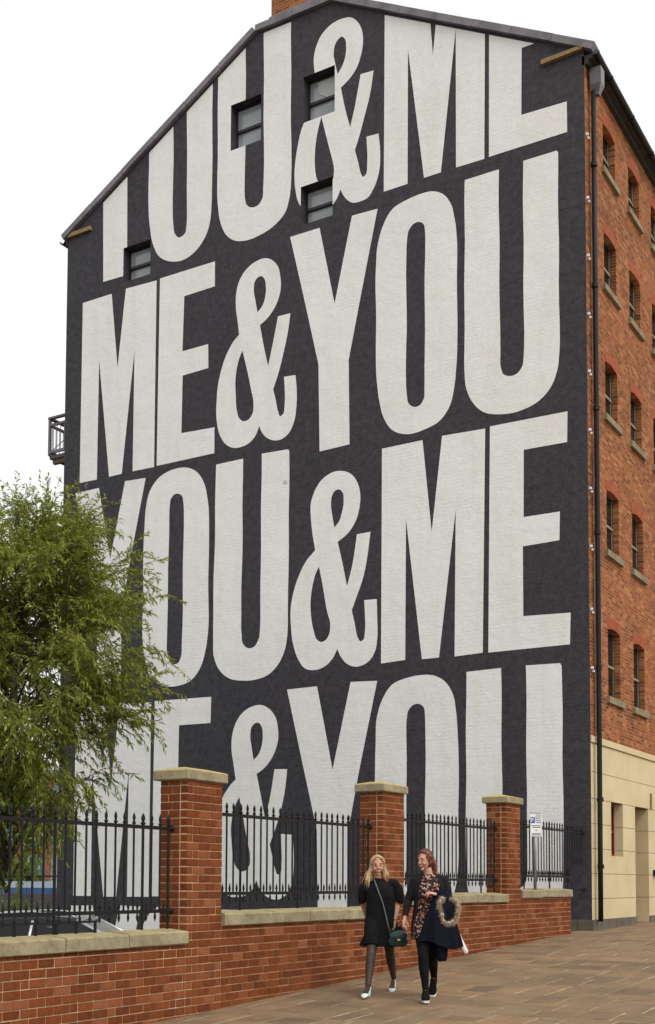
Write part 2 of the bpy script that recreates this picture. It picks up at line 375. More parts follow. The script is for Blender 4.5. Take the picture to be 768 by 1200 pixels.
LETTERS = [
    ('1Y', ['L -13711,21627 -12836,21720 -12779,17454 -13630,17489']),
    ('1O', ['S -12104,22373* -11271,22529* -11240,19726 -11230,18411 -11163,18138 -11029,18007 -10854,18051 -10787,18285 -10797,20317 -10818,22515* -9987,22945* -9970,20053 -9970,18623 -10016,18208 -10157,17820 -10411,17534 -10844,17364 -11286,17440 -11647,17653 -11907,18090 -12034,18640 -12077,20725']),
    ('1U', ['S -9826,23175* -8942,23274* -8926,20780 -8920,18454 -8861,18261 -8696,18143 -8533,18144 -8396,18263 -8358,18565 -8370,20943 -8382,23345* -7561,23308* -7551,20662 -7557,18118 -7689,17745 -8004,17493 -8485,17352 -8893,17341 -9224,17433 -9519,17677 -9692,18044 -9774,18565 -9798,20715']),
    ('1&', ['S -5857,22094 -5650,21912 -5521,21654 -5485,21338 -5545,21035 -5673,20755 -5878,20548 -6111,20410* -5979,19838 -5838,19326* -5721,19751 -5645,20142 -5565,20554* -5209,20516* -5314,19889 -5465,19387 -5591,19014 -5718,18700* -5615,18331 -5538,18054 -5472,17965 -5401,18012 -5376,18302 -5393,18940* -5061,18914* -5025,18374 -5059,17929 -5184,17603 -5359,17405 -5562,17374 -5740,17394 -5920,17526 -6024,17672 -6102,17834* -6205,17633 -6335,17509 -6544,17408 -6808,17428 -7075,17586 -7265,17806 -7403,18273 -7433,18756 -7366,19258 -7222,19734 -7036,20052 -6759,20371* -6825,20691 -6869,21063 -6882,21472 -6803,21729 -6618,21993 -6354,22131 -6092,22150', 'S -6074,21696 -5985,21593 -5959,21348 -6035,21025 -6207,20781* -6271,21062 -6309,21406 -6236,21615', 'S -6650,19852* -6473,19113 -6296,18357 -6327,18134 -6468,18014 -6626,18062 -6759,18266 -6841,18620 -6843,19044 -6765,19490']),
    ('1M', ['L -4905,22153 -3772,22040 -3629,20329 -3461,22048 -2307,21908 -2353,17432 -3052,17438 -3036,20755 -3430,17434 -3860,17439 -4276,20695 -4284,17433 -4914,17434']),
    ('1E', ['L -2217,21554 -546,21199 -558,19692 -1435,19702 -1445,18148 -394,18116 -394,17423 -2242,17441']),
    ('2M', ['L -14366,17075 -13325,17074 -13081,14966 -12824,17080 -11759,17050 -11770,11997 -12494,12004 -12485,15299 -12865,11996 -13309,11988 -13737,15326 -13739,11993 -14363,12009']),
    ('2E', ['L -11644,17074 -9841,17052 -9844,16384 -10836,16380 -10863,14918 -10030,14907 -10028,14278 -10860,14262 -10873,12723 -9807,12686 -9816,12012 -11685,12010']),
    ('2&', ['S -8253,16701 -8052,16582 -7901,16392 -7825,16115 -7822,15773 -7919,15499 -8092,15264 -8265,15122 -8436,15034* -8310,14482 -8176,13922* -8060,14381 -7964,14827 -7906,15120* -7537,15107* -7593,14697 -7712,14174 -7856,13720 -8031,13304* -7950,12999 -7874,12709 -7799,12576 -7725,12616 -7688,12861 -7690,13198 -7708,13548* -7371,13517* -7339,13124 -7346,12708 -7407,12343 -7551,12100 -7745,11990 -7991,11994 -8216,12113 -8367,12298 -8428,12438* -8517,12242 -8717,12067 -8946,12011 -9202,12029 -9436,12158 -9621,12410 -9730,12800 -9757,13328 -9715,13799 -9589,14208 -9384,14599 -9205,14818 -9067,14929* -9122,15277 -9189,15729 -9166,16072 -9066,16352 -8862,16582 -8582,16703', 'S -8396,16282 -8299,16175 -8262,15971 -8285,15719 -8379,15506 -8520,15382* -8583,15708 -8627,16022 -8588,16206 -8502,16279', 'S -8955,14492* -8838,14042 -8705,13455 -8615,13029 -8638,12799 -8748,12671 -8901,12650 -9030,12748 -9119,12981 -9164,13379 -9179,13771 -9120,14105 -9045,14326']),
    ('2Y', ['L -7558,17055 -6704,17058 -6267,15047 -5787,17084 -5081,17063 -5540,15034 -5858,13567 -5828,11486 -6665,11474 -6705,13625 -7099,15212']),
    ('2O', ['S -3634,17048 -3363,16896 -3175,16622 -3080,16216 -3033,15651 -3025,14948 -3029,13553 -3042,12812 -3107,12281 -3240,11864 -3482,11589 -3860,11464 -4354,11458 -4689,11624 -4915,11948 -5040,12382 -5098,12856 -5122,13531 -5129,14567 -5125,15604 -5080,16217 -4949,16597 -4692,16939 -4298,17056 -3964,17085', 'S -3976,16423 -3877,16343 -3844,16181 -3846,14251 -3853,12439 -3886,12170 -3996,12052 -4144,12052 -4260,12146 -4315,12385 -4315,14367 -4309,16106 -4253,16322 -4131,16426']),
    ('2U', ['S -2830,17075* -1998,17078* -1992,14962 -1981,12843 -1961,12497 -1885,12323 -1765,12265 -1585,12284 -1465,12414 -1432,12640 -1423,14809 -1420,17079* -642,17071* -611,17008* -609,14590 -615,12584 -655,12183 -815,11808 -1134,11540 -1509,11436 -1999,11456 -2386,11586 -2666,11881 -2806,12229 -2844,12611 -2843,14651']),
    ('3Y', ['L -14518,11745 -13664,11748 -13227,9737 -12747,11774 -12041,11753 -12500,9724 -12818,8257 -12788,6176 -13625,6164 -13665,8315 -14059,9902']),
    ('3O', ['S -10733,11787 -10352,11597 -10110,11249 -9990,10785 -9957,9785 -9954,8411 -9956,7426 -10023,6941 -10186,6519 -10486,6217 -10861,6110 -11207,6110 -11558,6222 -11809,6439 -11995,6905 -12077,7534 -12082,8669 -12074,10377 -12026,10942 -11889,11378 -11643,11650 -11291,11789 -11011,11813', 'S -10953,11138 -10827,11061 -10775,10856 -10772,9624 -10776,7401 -10803,6850 -10904,6694 -11042,6678 -11182,6774 -11247,6947 -11262,7451 -11246,9690 -11228,10872 -11175,11061 -11071,11140']),
    ('3U', ['S -9758,11705* -8921,11699* -8914,9716 -8934,7892 -8928,7268 -8863,6977 -8713,6869 -8540,6893 -8419,7061 -8372,7365 -8359,9376 -8354,11717* -7574,11699* -7538,11651* -7540,9260 -7572,7077 -7642,6729 -7807,6416 -8106,6162 -8471,6066 -8904,6076 -9281,6170 -9568,6392 -9745,6722 -9789,7200 -9798,7991 -9768,9841']),
    ('3&', ['S -6061,10883 -5822,10778 -5631,10535 -5550,10249 -5559,9937 -5652,9617 -5841,9373 -6151,9187* -6029,8666 -5899,8089* -5767,8547 -5688,8912 -5623,9286* -5253,9286* -5345,8740 -5484,8178 -5624,7822 -5755,7497* -5683,7207 -5597,6826 -5518,6735 -5448,6770 -5402,6971 -5402,7383 -5427,7699* -5092,7680* -5073,7223 -5077,6773 -5132,6492 -5270,6280 -5479,6164 -5689,6146 -5902,6235 -6069,6416 -6165,6604* -6284,6395 -6452,6243 -6645,6168 -6840,6160 -7062,6234 -7237,6441 -7388,6795 -7467,7316 -7469,7701 -7397,8078 -7249,8488 -7052,8825 -6787,9074* -6858,9502 -6900,9893 -6902,10279 -6814,10521 -6619,10767 -6375,10882', 'S -6122,10445 -6026,10348 -5996,10154 -6034,9886 -6119,9667 -6239,9550* -6298,9842 -6343,10146 -6324,10313 -6252,10428', 'S -6682,8652* -6558,8145 -6434,7541 -6350,7196 -6383,6990 -6479,6853 -6610,6811 -6722,6877 -6821,7120 -6887,7507 -6889,7932 -6837,8265 -6779,8470']),
    ('3M', ['L -4953,11232 -3900,11226 -3671,9062 -3411,11231 -2358,11209 -2424,6167 -3112,6150 -3084,9465 -3499,6156 -3931,6149 -4330,9465 -4357,6176 -4988,6161']),
    ('3E', ['L -2245,11235 -443,11216 -460,10539 -1442,10548 -1463,9065 -636,9045 -647,8426 -1473,8419 -1483,6872 -416,6838 -428,6161 -2293,6154']),]
def contour(s):
    k, pts = s.split(' ', 1); P = []
    for q in pts.split(): c = q.endswith('*'); a, b = q.rstrip('*').split(','); P.append((Vector((int(a) / 1000, int(b) / 1000)), c or k == 'L'))
    out = []; n = len(P)
    for i in range(n):
        p0, c0 = P[i]; p1, c1 = P[(i + 1) % n]; out.append(p0)
        if c0 and c1: continue
        L_ = (p1 - p0).length
        def tan(j):
            a = P[j - 1][0]; b = P[j][0]; c = P[(j + 1) % n][0]
            d1 = (b - a); d2 = (c - b); q = d1 / d1.length ** 2 * d2.length + d2 / d2.length ** 2 * d1.length if d1.length and d2.length else d2
            return q.normalized() * L_
        lim = lambda j: min(L_, 1.6 * min((P[j][0] - P[j - 1][0]).length, (P[(j + 1) % n][0] - P[j][0]).length))
        m0 = (p1 - p0) if c0 else tan(i) * (lim(i) / L_); m1 = (p1 - p0) if c1 else tan((i + 1) % n) * (lim((i + 1) % n) / L_)
        for st in range(1, 5):
            t_ = st / 5
            out.append(p0 * (2 * t_ ** 3 - 3 * t_ ** 2 + 1) + m0 * (t_ ** 3 - 2 * t_ ** 2 + t_) + p1 * (-2 * t_ ** 3 + 3 * t_ ** 2) + m1 * (t_ ** 3 - t_ ** 2))
    return [(p.x, p.y) for p in out]
def letter(key, conts, dz=0.):
    C = [[(a, b + dz) for a, b in contour(s)] for s in conts]
    # hand-painted edges waver by a few millimetres
    C = [[(a + .008 * math.sin(b * 3.1 + a), b + .008 * math.sin(a * 2.7 + b)) for a, b in q] for q in C]
    clip = [(GX0 + .05, CP), (-.03, CP), (-.03, 19.08), (-6.36, 22.60), (-8.60, 22.64), (GX0 + .05, 19.03)]
    v, f = region(C + [clip] + wr, lambda p: (sum(inside(p, q) for q in C) % 2 == 1) and inside(p, clip) and not any(inside(p, q) for q in wr))
    if not f: return
    o = MB().add([(a, -.004, b) for a, b in v], f).build('painted_letter', 'white_paint', gw)
for key, conts in LETTERS:
    letter(key, conts)
    if key[0] == '2': letter(key, conts, -11.295)
    if key in ('3Y', '3O', '3U', '3&'): letter(key, conts, -11.295)
# gable windows: black frame, two sash panes
for i, (a, b, c, d) in enumerate(WIN):
    mb = MB(); e = .055; y0, y1 = .235, .295; mid = (c + d) / 2 - .02
    mb.box(a, a + e, y0, y1, c, d).box(b - e, b, y0, y1, c, d).box(a + e, b - e, y0, y1, d - e, d).box(a + e, b - e, y0, y1, c, c + e)
    mb.box(a + e, b - e, y0 - .03, y1 - .02, mid - .035, mid + .035)
    wo_ = mb.build('window', 'window_frame_black', bld)
    MB().box(a + e, b - e, y0 + .02, y0 + .03, mid + .03, d - e).build('pane', 'glass_grey', wo_)
    MB().box(a + e, b - e, y0 + .035, y0 + .045, c + e, mid - .02).build('pane', 'glass_grey', wo_)
    if i == 2:
        MB().prism([(a + .28, d - .1), (b - .06, d - .1), (b - .06, mid + .06), (a + .55, mid + .06), (a + .3, mid + .22)], lambda u, v_, q: (u, q, v_), y0 + .008, y0 + .014).build('blind', 'curtain', wo_)
    MB().box(a - .0, b, .3, .9, c, d).build('room', 'soffit', bld)
# brick street facade above the ground floor
ROWS = [(17.13, 18.17), (14.43, 15.63), (11.47, 12.68), (8.42, 9.76), (5.17, 6.66)]
COLS = [1.23 + 1.905 * k for k in range(6)]
WW = .88
def arch(y, z0, z1, n=8, e=0.):
    P = [(y - e, z0), (y + WW + e, z0)]
    for k in range(n + 1):
        u = k / n; P.append((y + WW + e - (WW + 2 * e) * u, z1 + .055 * math.sin(math.pi * u)))
    return P
ops = [arch(y, a, b) for a, b in ROWS for y in COLS]
FA = rect(0, DEP, 4.19, 18.95)
v, f = region([FA] + ops, lambda p: inside(p, FA) and not any(inside(p, q) for q in ops))
mb = MB().add([(0, a, b) for a, b in v], f)
for P in ops:
    n = len(P)
    for i in range(n):
        a, b = P[i], P[(i + 1) % n]
        mb.add([(0, *a), (0, *b), (-.17, *b), (-.17, *a)], [(0, 1, 2, 3)])
mb.build('street_facade', 'facade_brick', bld)
for ri, (z0, z1) in enumerate(ROWS):
    for y in COLS:
        # soldier brick arch over the opening, slightly proud
        A = arch(y, z0, z1)[2:]; nb = 11; am = MB()
        for k in range(nb):
            def pt(u, r): 
                uu = u; ang = (uu - .5) * .95
                return (y + WW * uu + r * math.sin(ang) * .9, z1 + .055 * math.sin(math.pi * uu) + r * math.cos(ang))
            u0, u1 = (k + .06) / nb, (k + .94) / nb
            q = [pt(u0, .004), pt(u1, .004), pt(u1, .25), pt(u0, .25)]
            am.prism(q, lambda a, b, d: (d, a, b), -.05, .006)
        am.build('window_arch', 'arch_brick', bld)
        MB().bevbox(-.15, .075, y - .13, y + WW + .15, z0 - .15, z0, .012).build('sill', 'sandstone', bld)
        e = .04; x0, x1 = -.17, -.13; mid = (z0 + z1) / 2; mb = MB(); zt = z1 + .08
        mb.box(x0, x1, y, y + e, z0, zt).box(x0, x1, y + WW - e, y + WW, z0, zt).box(x0, x1, y + e, y + WW - e, z0, z0 + e).box(x0, x1, y + e, y + WW - e, z1 - .0, zt)
        wo_ = mb.build('window', 'window_frame_dark', bld)
        MB().box(x0 + .01, x1 + .006, y + e, y + WW - e, mid - .025, mid + .03).build('meeting_rail', 'sash_edge', wo_)
        MB().box(x0 + .005, x1 - .012, y + WW - e - .02, y + WW - e, z0 + e, z1).build('sash_stile', 'sash_edge', wo_)
        MB().box(-.162, -.152, y + e, y + WW - e, mid + .02, z1).build('pane', 'glass_dark', wo_)
        MB().box(-.168, -.158, y + e, y + WW - e, z0 + e, mid - .02).build('pane', 'glass_dark', wo_)
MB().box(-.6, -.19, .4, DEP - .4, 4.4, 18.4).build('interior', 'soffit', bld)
# cream ground floor in courses with recessed joints
SL = (1.33, 2.18, 1.69, 2.862); DR = (3.10, 4.17, .0, 2.862)
levels = [.33, .772, 1.297, 1.822, 2.345, 2.868, 3.435, 4.045]
for i in range(len(levels) - 1):
    z0, z1 = levels[i] + .006, levels[i + 1] - .006
    cuts = [0.0]
    spans = []
    def hole(h): return h[2] < z1 - .02 and h[3] > z0 + .02
    holes = sorted([h for h in (SL, DR) if hole(h)])
    mbs = MB(); y = .003
    for h in holes:
        mbs.box(-.3, 0, y, h[0], z0, z1)
        if h[2] > z0: mbs.box(-.3, 0, h[0], h[1], z0, h[2])
        if h[3] < z1: mbs.box(-.3, 0, h[0], h[1], h[3], z1)
        y = h[1]
    mbs.box(-.3, 0, y, DEP, z0, z1)
    mbs.build('render_course', 'cream', bld)
jb = MB(); 
for (a, b) in ((0.006, SL[0] - .008), (SL[1] + .008, DR[0] - .008), (DR[1] + .008, DEP - .01)): jb.box(-.28, -.014, a, b, .3, 4.1)
jb.box(-.28, -.014, SL[0] - .008, SL[1] + .008, .3, SL[2] - .01).box(-.28, -.014, SL[0] - .008, SL[1] + .008, SL[3] + .01, 4.1).box(-.28, -.014, DR[0] - .008, DR[1] + .008, DR[3] + .01, 4.1)
jb.build('joint_backing', 'cream_shadow_joint', bld)
# door and window reveals
rv = MB()
for h, D in ((SL, .34), (DR, .62)):
    a, b, c, d = h; c = max(c, -.2)
    rv.box(-D, -.301, b, b + .08, c, d).box(-D, -.301, a - .08, a, c, d).box(-D, -.301, a - .08, b + .08, d, d + .08)
    if h is DR: rv.box(-.301, -.001, b - .004, b + .03, -.2, .34)
rv.build('door_reveal', 'cream', bld)
MB().box(-.66, -.62, DR[0], DR[1], -.2, DR[3]).build('door', 'red_frame', bld)
mb = MB(); a, b, c, d = SL
mb.box(-.25, -.20, a, a + .06, c, d).box(-.25, -.20, b - .06, b, c, d).box(-.25, -.20, a + .06, b - .06, d - .06, d).box(-.25, -.20, a + .06, b - .06, c, c + .06).box(-.245, -.19, a + .06, b - .06, 2.21, 2.27)
wo_ = mb.build('window', 'red_frame', bld)
MB().box(-.235, -.225, a + .06, b - .06, c + .06, d - .06).build('pane', 'glass_dark', wo_)
MB().bevbox(-.28, .035, .004, DEP, 4.05, 4.185, .012).build('string_course', 'cream', bld)
MB().box(-.3, .035, -.03, DR[0], -.3, .335).box(-.3, .035, DR[1], DEP, -.3, .335).build('plinth', 'plinth_grey', bld)
MB().box(.004, .014, .42, .72, 3.55, 3.86).build('notice', 'sign_white', bld)
MB().box(.015, .018, .45, .69, 3.6, 3.80).build('notice_panel', 'galv', bld)
MB().box(.0, .05, 4.32, 4.35, 2.85, 3.25).build('conduit', 'cream_shadow_joint', bld)
MB().box(.0, .07, 4.5, 4.75, 1.28, 1.42).build('meter_box', 'iron', bld)
# other walls
MB().add([(GX0, 0, CP), (GX0, DEP, CP), (GX0, DEP, 19.0), (GX0, 0, 19.0)], [(0, 1, 2, 3)]).build('canal_side_wall', 'rear_brick', bld)
MB().add([(a, DEP, b) for a, b in GAB], [tuple(range(6))]).build('rear_gable', 'rear_brick', bld)
# roof
def roofstrip(p, q, y0, y1, t0, t1, ext0=0., ext1=0.):
    p = Vector(p); q = Vector(q); d = (q - p).normalized(); n_ = Vector((-d.y, d.x)); n_ = n_ if n_.y > 0 else -n_
    p = p - d * ext0; q = q + d * ext1
    return [p + n_ * t0, q + n_ * t0, q + n_ * t1, p + n_ * t1]
PR = [(GX0, 19.10), (-8.60, 22.72), (-6.36, 22.68), (0., 19.15)]
ext = [(.12, 0), (0, 0), (0, .22)]
for i in range(3):
    P = roofstrip(PR[i], PR[i + 1], 0, 0, .02, .10, *ext[i])
    MB().prism([tuple(q) for q in P], lambda a, b, d: (a, d, b), .06, DEP + .1).build('roof_slope', 'slate_roof', bld)
    # verge slabs, one by one
    p, q = Vector(PR[i]), Vector(PR[i + 1]); L_ = (q - p).length + sum(ext[i]); n = max(1, round(L_ / 1.15))
    d = (q - p).normalized(); st = p - d * ext[i][0]
    for k in range(n):
        a = st + d * (L_ * k / n + .006); b = st + d * (L_ * (k + 1) / n - .006)
        off = rs.uniform(-.006, .006)
        P = roofstrip(a, b, 0, 0, .0 + off, .155 + off)
        MB().prism([tuple(z) for z in P], lambda a, b, d: (a, d, b), -.10, .30).build('verge_slab', 'verge_slate', bld)
# corner kneelers
MB().prism([(-.95, 19.10), (-.02, 19.13), (-.02, 19.21), (-.97, 19.20)], lambda a, b, d: (a, d, b), -.09, .0).build('eaves_timber', 'timber', bld)
MB().prism([(-14.93, 19.06), (-14.06, 19.06), (-14.08, 19.17), (-14.75, 19.17)], lambda a, b, d: (a, d, b), -.08, .0).build('eaves_timber', 'timber', bld)
# eaves, gutters, downpipe with hopper
MB().box(-.05, .22, .0, DEP, 18.90, 19.0).box(-.05, .10, .0, DEP, 18.80, 18.90).build('soffit_board', 'soffit', bld)
def gutter(xc, zc, y0, y1, r=.085):
    mb = MB(); n = 8; ring = [(xc + r * math.cos(math.pi + math.pi * k / n), zc + r * math.sin(math.pi + math.pi * k / n)) for k in range(n + 1)]
    ring += [(xc + (r - .012) * math.cos(2 * math.pi - math.pi * k / n), zc + (r - .012) * math.sin(2 * math.pi - math.pi * k / n)) for k in range(n + 1)]
    mb.prism(ring, lambda a, b, d: (a, d, b), y0, y1); return mb
gt = gutter(.27, 18.96, -.08, DEP, .075).build('gutter', 'pipe_black', bld)
for k in range(8): MB().box(.19, .352, .9 + k * 1.6, .94 + k * 1.6, 18.875, 18.97).build('gutter_bracket', 'pipe_black', gt)
gutter(GX0 - .12, 19.0, -.1, DEP, .10).build('gutter', 'pipe_black', bld)
MB().box(GX0 - .03, GX0 + .0, -.06, .3, 18.85, 19.05).build('gutter_stop', 'soffit', bld)
hp = MB(); c_ = (.19, .28)
for zz, h in ((18.05, .05), (18.30, .07), (18.52, .19), (18.86, .20)): pass
def sq(zz, h): return [(c_[0] - h, c_[1] - h, zz), (c_[0] + h, c_[1] - h, zz), (c_[0] + h, c_[1] + h, zz), (c_[0] - h, c_[1] + h, zz)]
hp.loft([sq(18.20, .055), sq(18.26, .065), sq(18.42, .122), sq(18.78, .126)])
hop = hp.build('rain_hopper', 'hopper_grey', bld)
dp = MB().tube([(.12, .24, 18.3), (.12, .24, 14), (.12, .235, 10), (.12, .225, 6), (.12, .20, 2), (.12, .19, .30)], .055, 12).build('downpipe', 'pipe_black', bld, smooth=True)
for zz in (16.6, 13.9, 11.2, 8.5, 5.6, 2.8, 1.4): MB().tube([(.12, .225, zz), (.12, .225, zz + .09)], .072, 12).build('pipe_collar', 'pipe_black', dp)
MB().tube([(.05, .33, 17.9), (.03, .33, 15), (.035, .325, 10.5), (.03, .30, 9.6), (.06, .27, 9.2), (.03, .31, 8.4), (.03, .30, 4.3)], .011, 6).build('cable', 'galv', bld)
for zz in (17.25, 15.83, 14.55, 13.26, 12.0, 10.72, 9.45, 8.2, 6.85, 5.6):
    MB().box(0., .05, .055, .10, zz, zz + .05).box(0.02, .06, .10, .14, zz - .06, zz - .02).build('cable_clip', 'white_clip', bld)
# chimney stack on the ridge
ch = MB().box(-8.17, -6.78, .02, 1.0, 22.85, 25.4).build('chimney', 'chimney_brick', bld)
MB().bevbox(-8.30, -6.66, -.05, 1.1, 25.4, 25.6, .02).build('chimney_cap', 'sandstone', ch)
for k in range(3): MB().tube([(-7.95 + .48 * k, .5, 25.6), (-7.95 + .48 * k, .5, 26.1)], [.14, .11], 14).build('chimney_pot', 'arch_brick', ch)
MB().box(-8.22, -6.72, -.015, .02, 22.74, 22.98).build('chimney_flashing', 'verge_slate', ch)
# balcony on the far side wall
bx0, bx1, by0, by1 = -16.50, GX0, 1.02, 2.6
bal = MB().box(bx0, bx1, by0, by1, 13.36, 13.46).box(bx0 + .08, bx1, by0 + .05, by0 + .16, 13.22, 13.36).box(bx0 + .08, bx1, by1 - .16, by1 - .05, 13.22, 13.36).build('balcony', 'plinth_grey', bld)
mb = MB()
for y in (by0, by1):
    mb.box(bx0, bx1, y - .03, y + .03, 14.33, 14.40).box(bx0, bx1, y - .03, y + .03, 13.52, 13.60).box(bx0 - .04, bx1, y - .05, y + .05, 14.54, 14.60)
mb.box(bx0 - .03, bx0 + .03, by0, by1, 14.33, 14.40).box(bx0 - .03, bx0 + .03, by0, by1, 13.52, 13.60).box(bx0 - .06, bx0 + .05, by0, by1, 14.54, 14.60)
for (x, y) in ((bx0, by0), (bx0, by1), (bx0, (by0 + by1) / 2)): mb.box(x - .035, x + .035, y - .035, y + .035, 13.46, 14.56)
mb.build('handrail', 'verge_slate', bal)
mb = MB()
for k in range(11):
    x = bx0 + .14 + k * .14
    mb.box(x - .008, x + .008, by0 - .008, by0 + .008, 13.6, 14.34).box(x - .008, x + .008, by1 - .008, by1 + .008, 13.6, 14.34)
for k in range(12): y = by0 + .1 + k * .15; mb.box(bx0 - .008, bx0 + .008, y - .008, y + .008, 13.6, 14.34)
mb.tube([(bx0 + .1, by0, 13.6), (bx1, by0, 14.34)], .014, 6)
mb.build('balusters', 'galv', bal)

# ------------------------------------------------------------------ boundary wall: bricks, copings, piers
P0, PP, PW, PD = -13.77, 4.562, .66, .385
WF, WB = .02, -.335                       # front and back face of the wall
wall = thing('boundary_wall', 'red brick boundary wall with stone copings and tall square piers beside the pavement', 'wall', (-.16, -13.4, gz(-13.4)))
SECT = [(-17.67, P0, .565), (P0 + PW, P0 + PP, .745), (P0 + PP + PW, P0 + 2 * PP, .92), (P0 + 2 * PP + PW, -1.35, .985)]
PIERS = [(P0 - PP, 2.05), (P0, 2.215), (P0 + PP, 2.39), (P0 + 2 * PP, 2.495)]
mo = MB()
for (a, b, z) in SECT: mo.box(WB + .008, WF - .008, a - .01, b + .01, CP, z - .16)
for (a, z) in PIERS: mo.box(WF - PD + .008, WF - .008, a + .008, a + PW - .008, CP, z)
mo.build('mortar_core', 'mortar', wall)
CH, BL = .090, .22; J = .0062
rb = random.Random(11); bricks = []        # (x0,x1,y0,y1,z0,z1)
def lay(face, a, b, z0, z1, top, odd):
    """one course of a face between a and b; face 'street' or 'end' or 'back'"""
    if face == 'street':
        y = a - (BL / 2 if odd else 0)
        while y < b - .02:
            ln = BL
            if rb.random() < .10 and y > a: ln = BL / 2
            y0, y1 = max(y, a), min(y + ln, b)
            if y1 - y0 > .03: bricks.append((WF - .10 + rb.uniform(-.0, .003), WF + rb.uniform(-.003, .003), y0 + J, y1 - J, z0 + J, z1 - J))
            y += ln
def zlo(y): return gz(y) - .03
n0 = int(math.floor((-.9) / CH))
for k in range(n0, 30):
    z0, z1 = k * CH - .005, (k + 1) * CH - .005
    for (a, b, zt) in SECT:
        lo, hi = (a, b); top = zt - .16
        if z0 > top - .02: continue
        lay('street', a, b, z0, min(z1, top - .002), top, k % 2)
        if b == -1.35: bricks.append((WB + .11, WF - .11, b - .09, b - .004, z0 + J, min(z1, top) - J))
    for (a, zt) in PIERS:
        if z0 > zt - .03: continue
        zz = min(z1, zt - .002)
        lay('street', a, a + PW, z0, zz, zt, k % 2)
        # end face toward the camera (bricks behind the corner brick)
        xs = [WF - .105, WF - .105 - (.11 if k % 2 else .165), WF - PD]
        for i in range(2): bricks.append((xs[i + 1] + J, xs[i] - J, a + rb.uniform(-.003, .003), a + .095, z0 + J, zz - J))
bricks = [q for q in bricks if q[5] > zlo(q[3])]
def bkey(q):
    p = project(((q[0] + q[1]) / 2, (q[2] + q[3]) / 2, (q[4] + q[5]) / 2))
    ok = -12 < p[0] < 790 and p[1] < 1212
    return p[2] if ok else 500 + p[2]
bricks.sort(key=bkey)
cache = {}; rest = MB()
for i, (x0, x1, y0, y1, z0, z1) in enumerate(bricks):
    if i < 296:
        k = (round(x1 - x0, 2), round(y1 - y0, 3), round(z1 - z0, 3))
        if k not in cache:
            q = MB(); hx, hy, hz = (x1 - x0) / 2, (y1 - y0) / 2, (z1 - z0) / 2; b = .003
            q.add([(sx * (hx - (0 if ax == 0 else b)), sy * (hy - (0 if ax == 1 else b)), sz * (hz - (0 if ax == 2 else b))) for ax in range(3) for sx in (-1, 1) for sy in (-1, 1) for sz in (-1, 1)], [])
            I = lambda ax, sx, sy, sz: ax * 8 + (sx > 0) * 4 + (sy > 0) * 2 + (sz > 0)
            S = (-1, 1); fs = []
            for s_ in S:
                fs += [(I(0, s_, -1, -1), I(0, s_, 1, -1), I(0, s_, 1, 1), I(0, s_, -1, 1)), (I(1, -1, s_, -1), I(1, 1, s_, -1), I(1, 1, s_, 1), I(1, -1, s_, 1)), (I(2, -1, -1, s_), I(2, 1, -1, s_), I(2, 1, 1, s_), I(2, -1, 1, s_))]
                for s2 in S:
                    fs += [(I(0, s_, s2, -1), I(0, s_, s2, 1), I(1, s_, s2, 1), I(1, s_, s2, -1)), (I(0, s_, -1, s2), I(0, s_, 1, s2), I(2, s_, 1, s2), I(2, s_, -1, s2)), (I(1, -1, s_, s2), I(1, 1, s_, s2), I(2, 1, s_, s2), I(2, -1, s_, s2))]
                    for s3 in S: fs.append((I(0, s_, s2, s3), I(1, s_, s2, s3), I(2, s_, s2, s3)))
            me = bpy.data.meshes.new('brick'); me.from_pydata(q.v, [], fs)
            bm = bmesh.new(); bm.from_mesh(me); bmesh.ops.recalc_face_normals(bm, faces=bm.faces); bm.to_mesh(me); bm.free()
            me.materials.append(M['wall_brick']); cache[k] = me
        o = parent_base(wall); link('brick', cache[k], wall, loc=((x0 + x1) / 2 - o[0], (y0 + y1) / 2 - o[1], (z0 + z1) / 2 - o[2]))
    else: rest.box(x0, x1, y0, y1, z0, z1)
rest.build('brickwork', 'wall_brick', wall, kind='stuff')
for si, (a, b, z) in enumerate(SECT):
    n = max(2, round((b - a) / .98)); cuts = [a + (b - a) * (k + (rb.uniform(-.12, .12) if 0 < k < n else 0)) / n for k in range(n + 1)]
    for k in range(n):
        dz = rb.uniform(-.006, .006); o = MB(); y0, y1 = cuts[k] + .005, cuts[k + 1] - .005
        if k == n - 1 and si < 3: y1 += -.004
        x0, x1 = WB - .05, WF + .045 + rb.uniform(-.004, .004)
        v = [(x0, z - .16), (x1 - .008, z - .16), (x1, z - .150), (x1, z - .035), (x1 - .014, z - .02), (x0 + .17, z + .006), (x0, z - .02)]
        o.prism([(p, q + dz) for p, q in v], lambda u, v_, d: (u, d, v_), y0, y1).build('coping_stone', 'coping_stone', wall)
for (a, z) in PIERS:
    y0, y1, x0, x1 = a - .065, a + PW + .04, WF - PD - .05, WF + .045
    o = MB(); c0 = ((x0 + x1) / 2, (y0 + y1) / 2)
    rg = lambda zz, i: [(x0 + i, y0 + i, zz), (x1 - i, y0 + i, zz), (x1 - i, y1 - i, zz), (x0 + i, y1 - i, zz)]
    o.loft([rg(z, .012), rg(z + .012, 0), rg(z + .105, 0), rg(z + .118, .012), rg(z + .155, .17)]).build('pier_cap', 'cap_stone', wall)

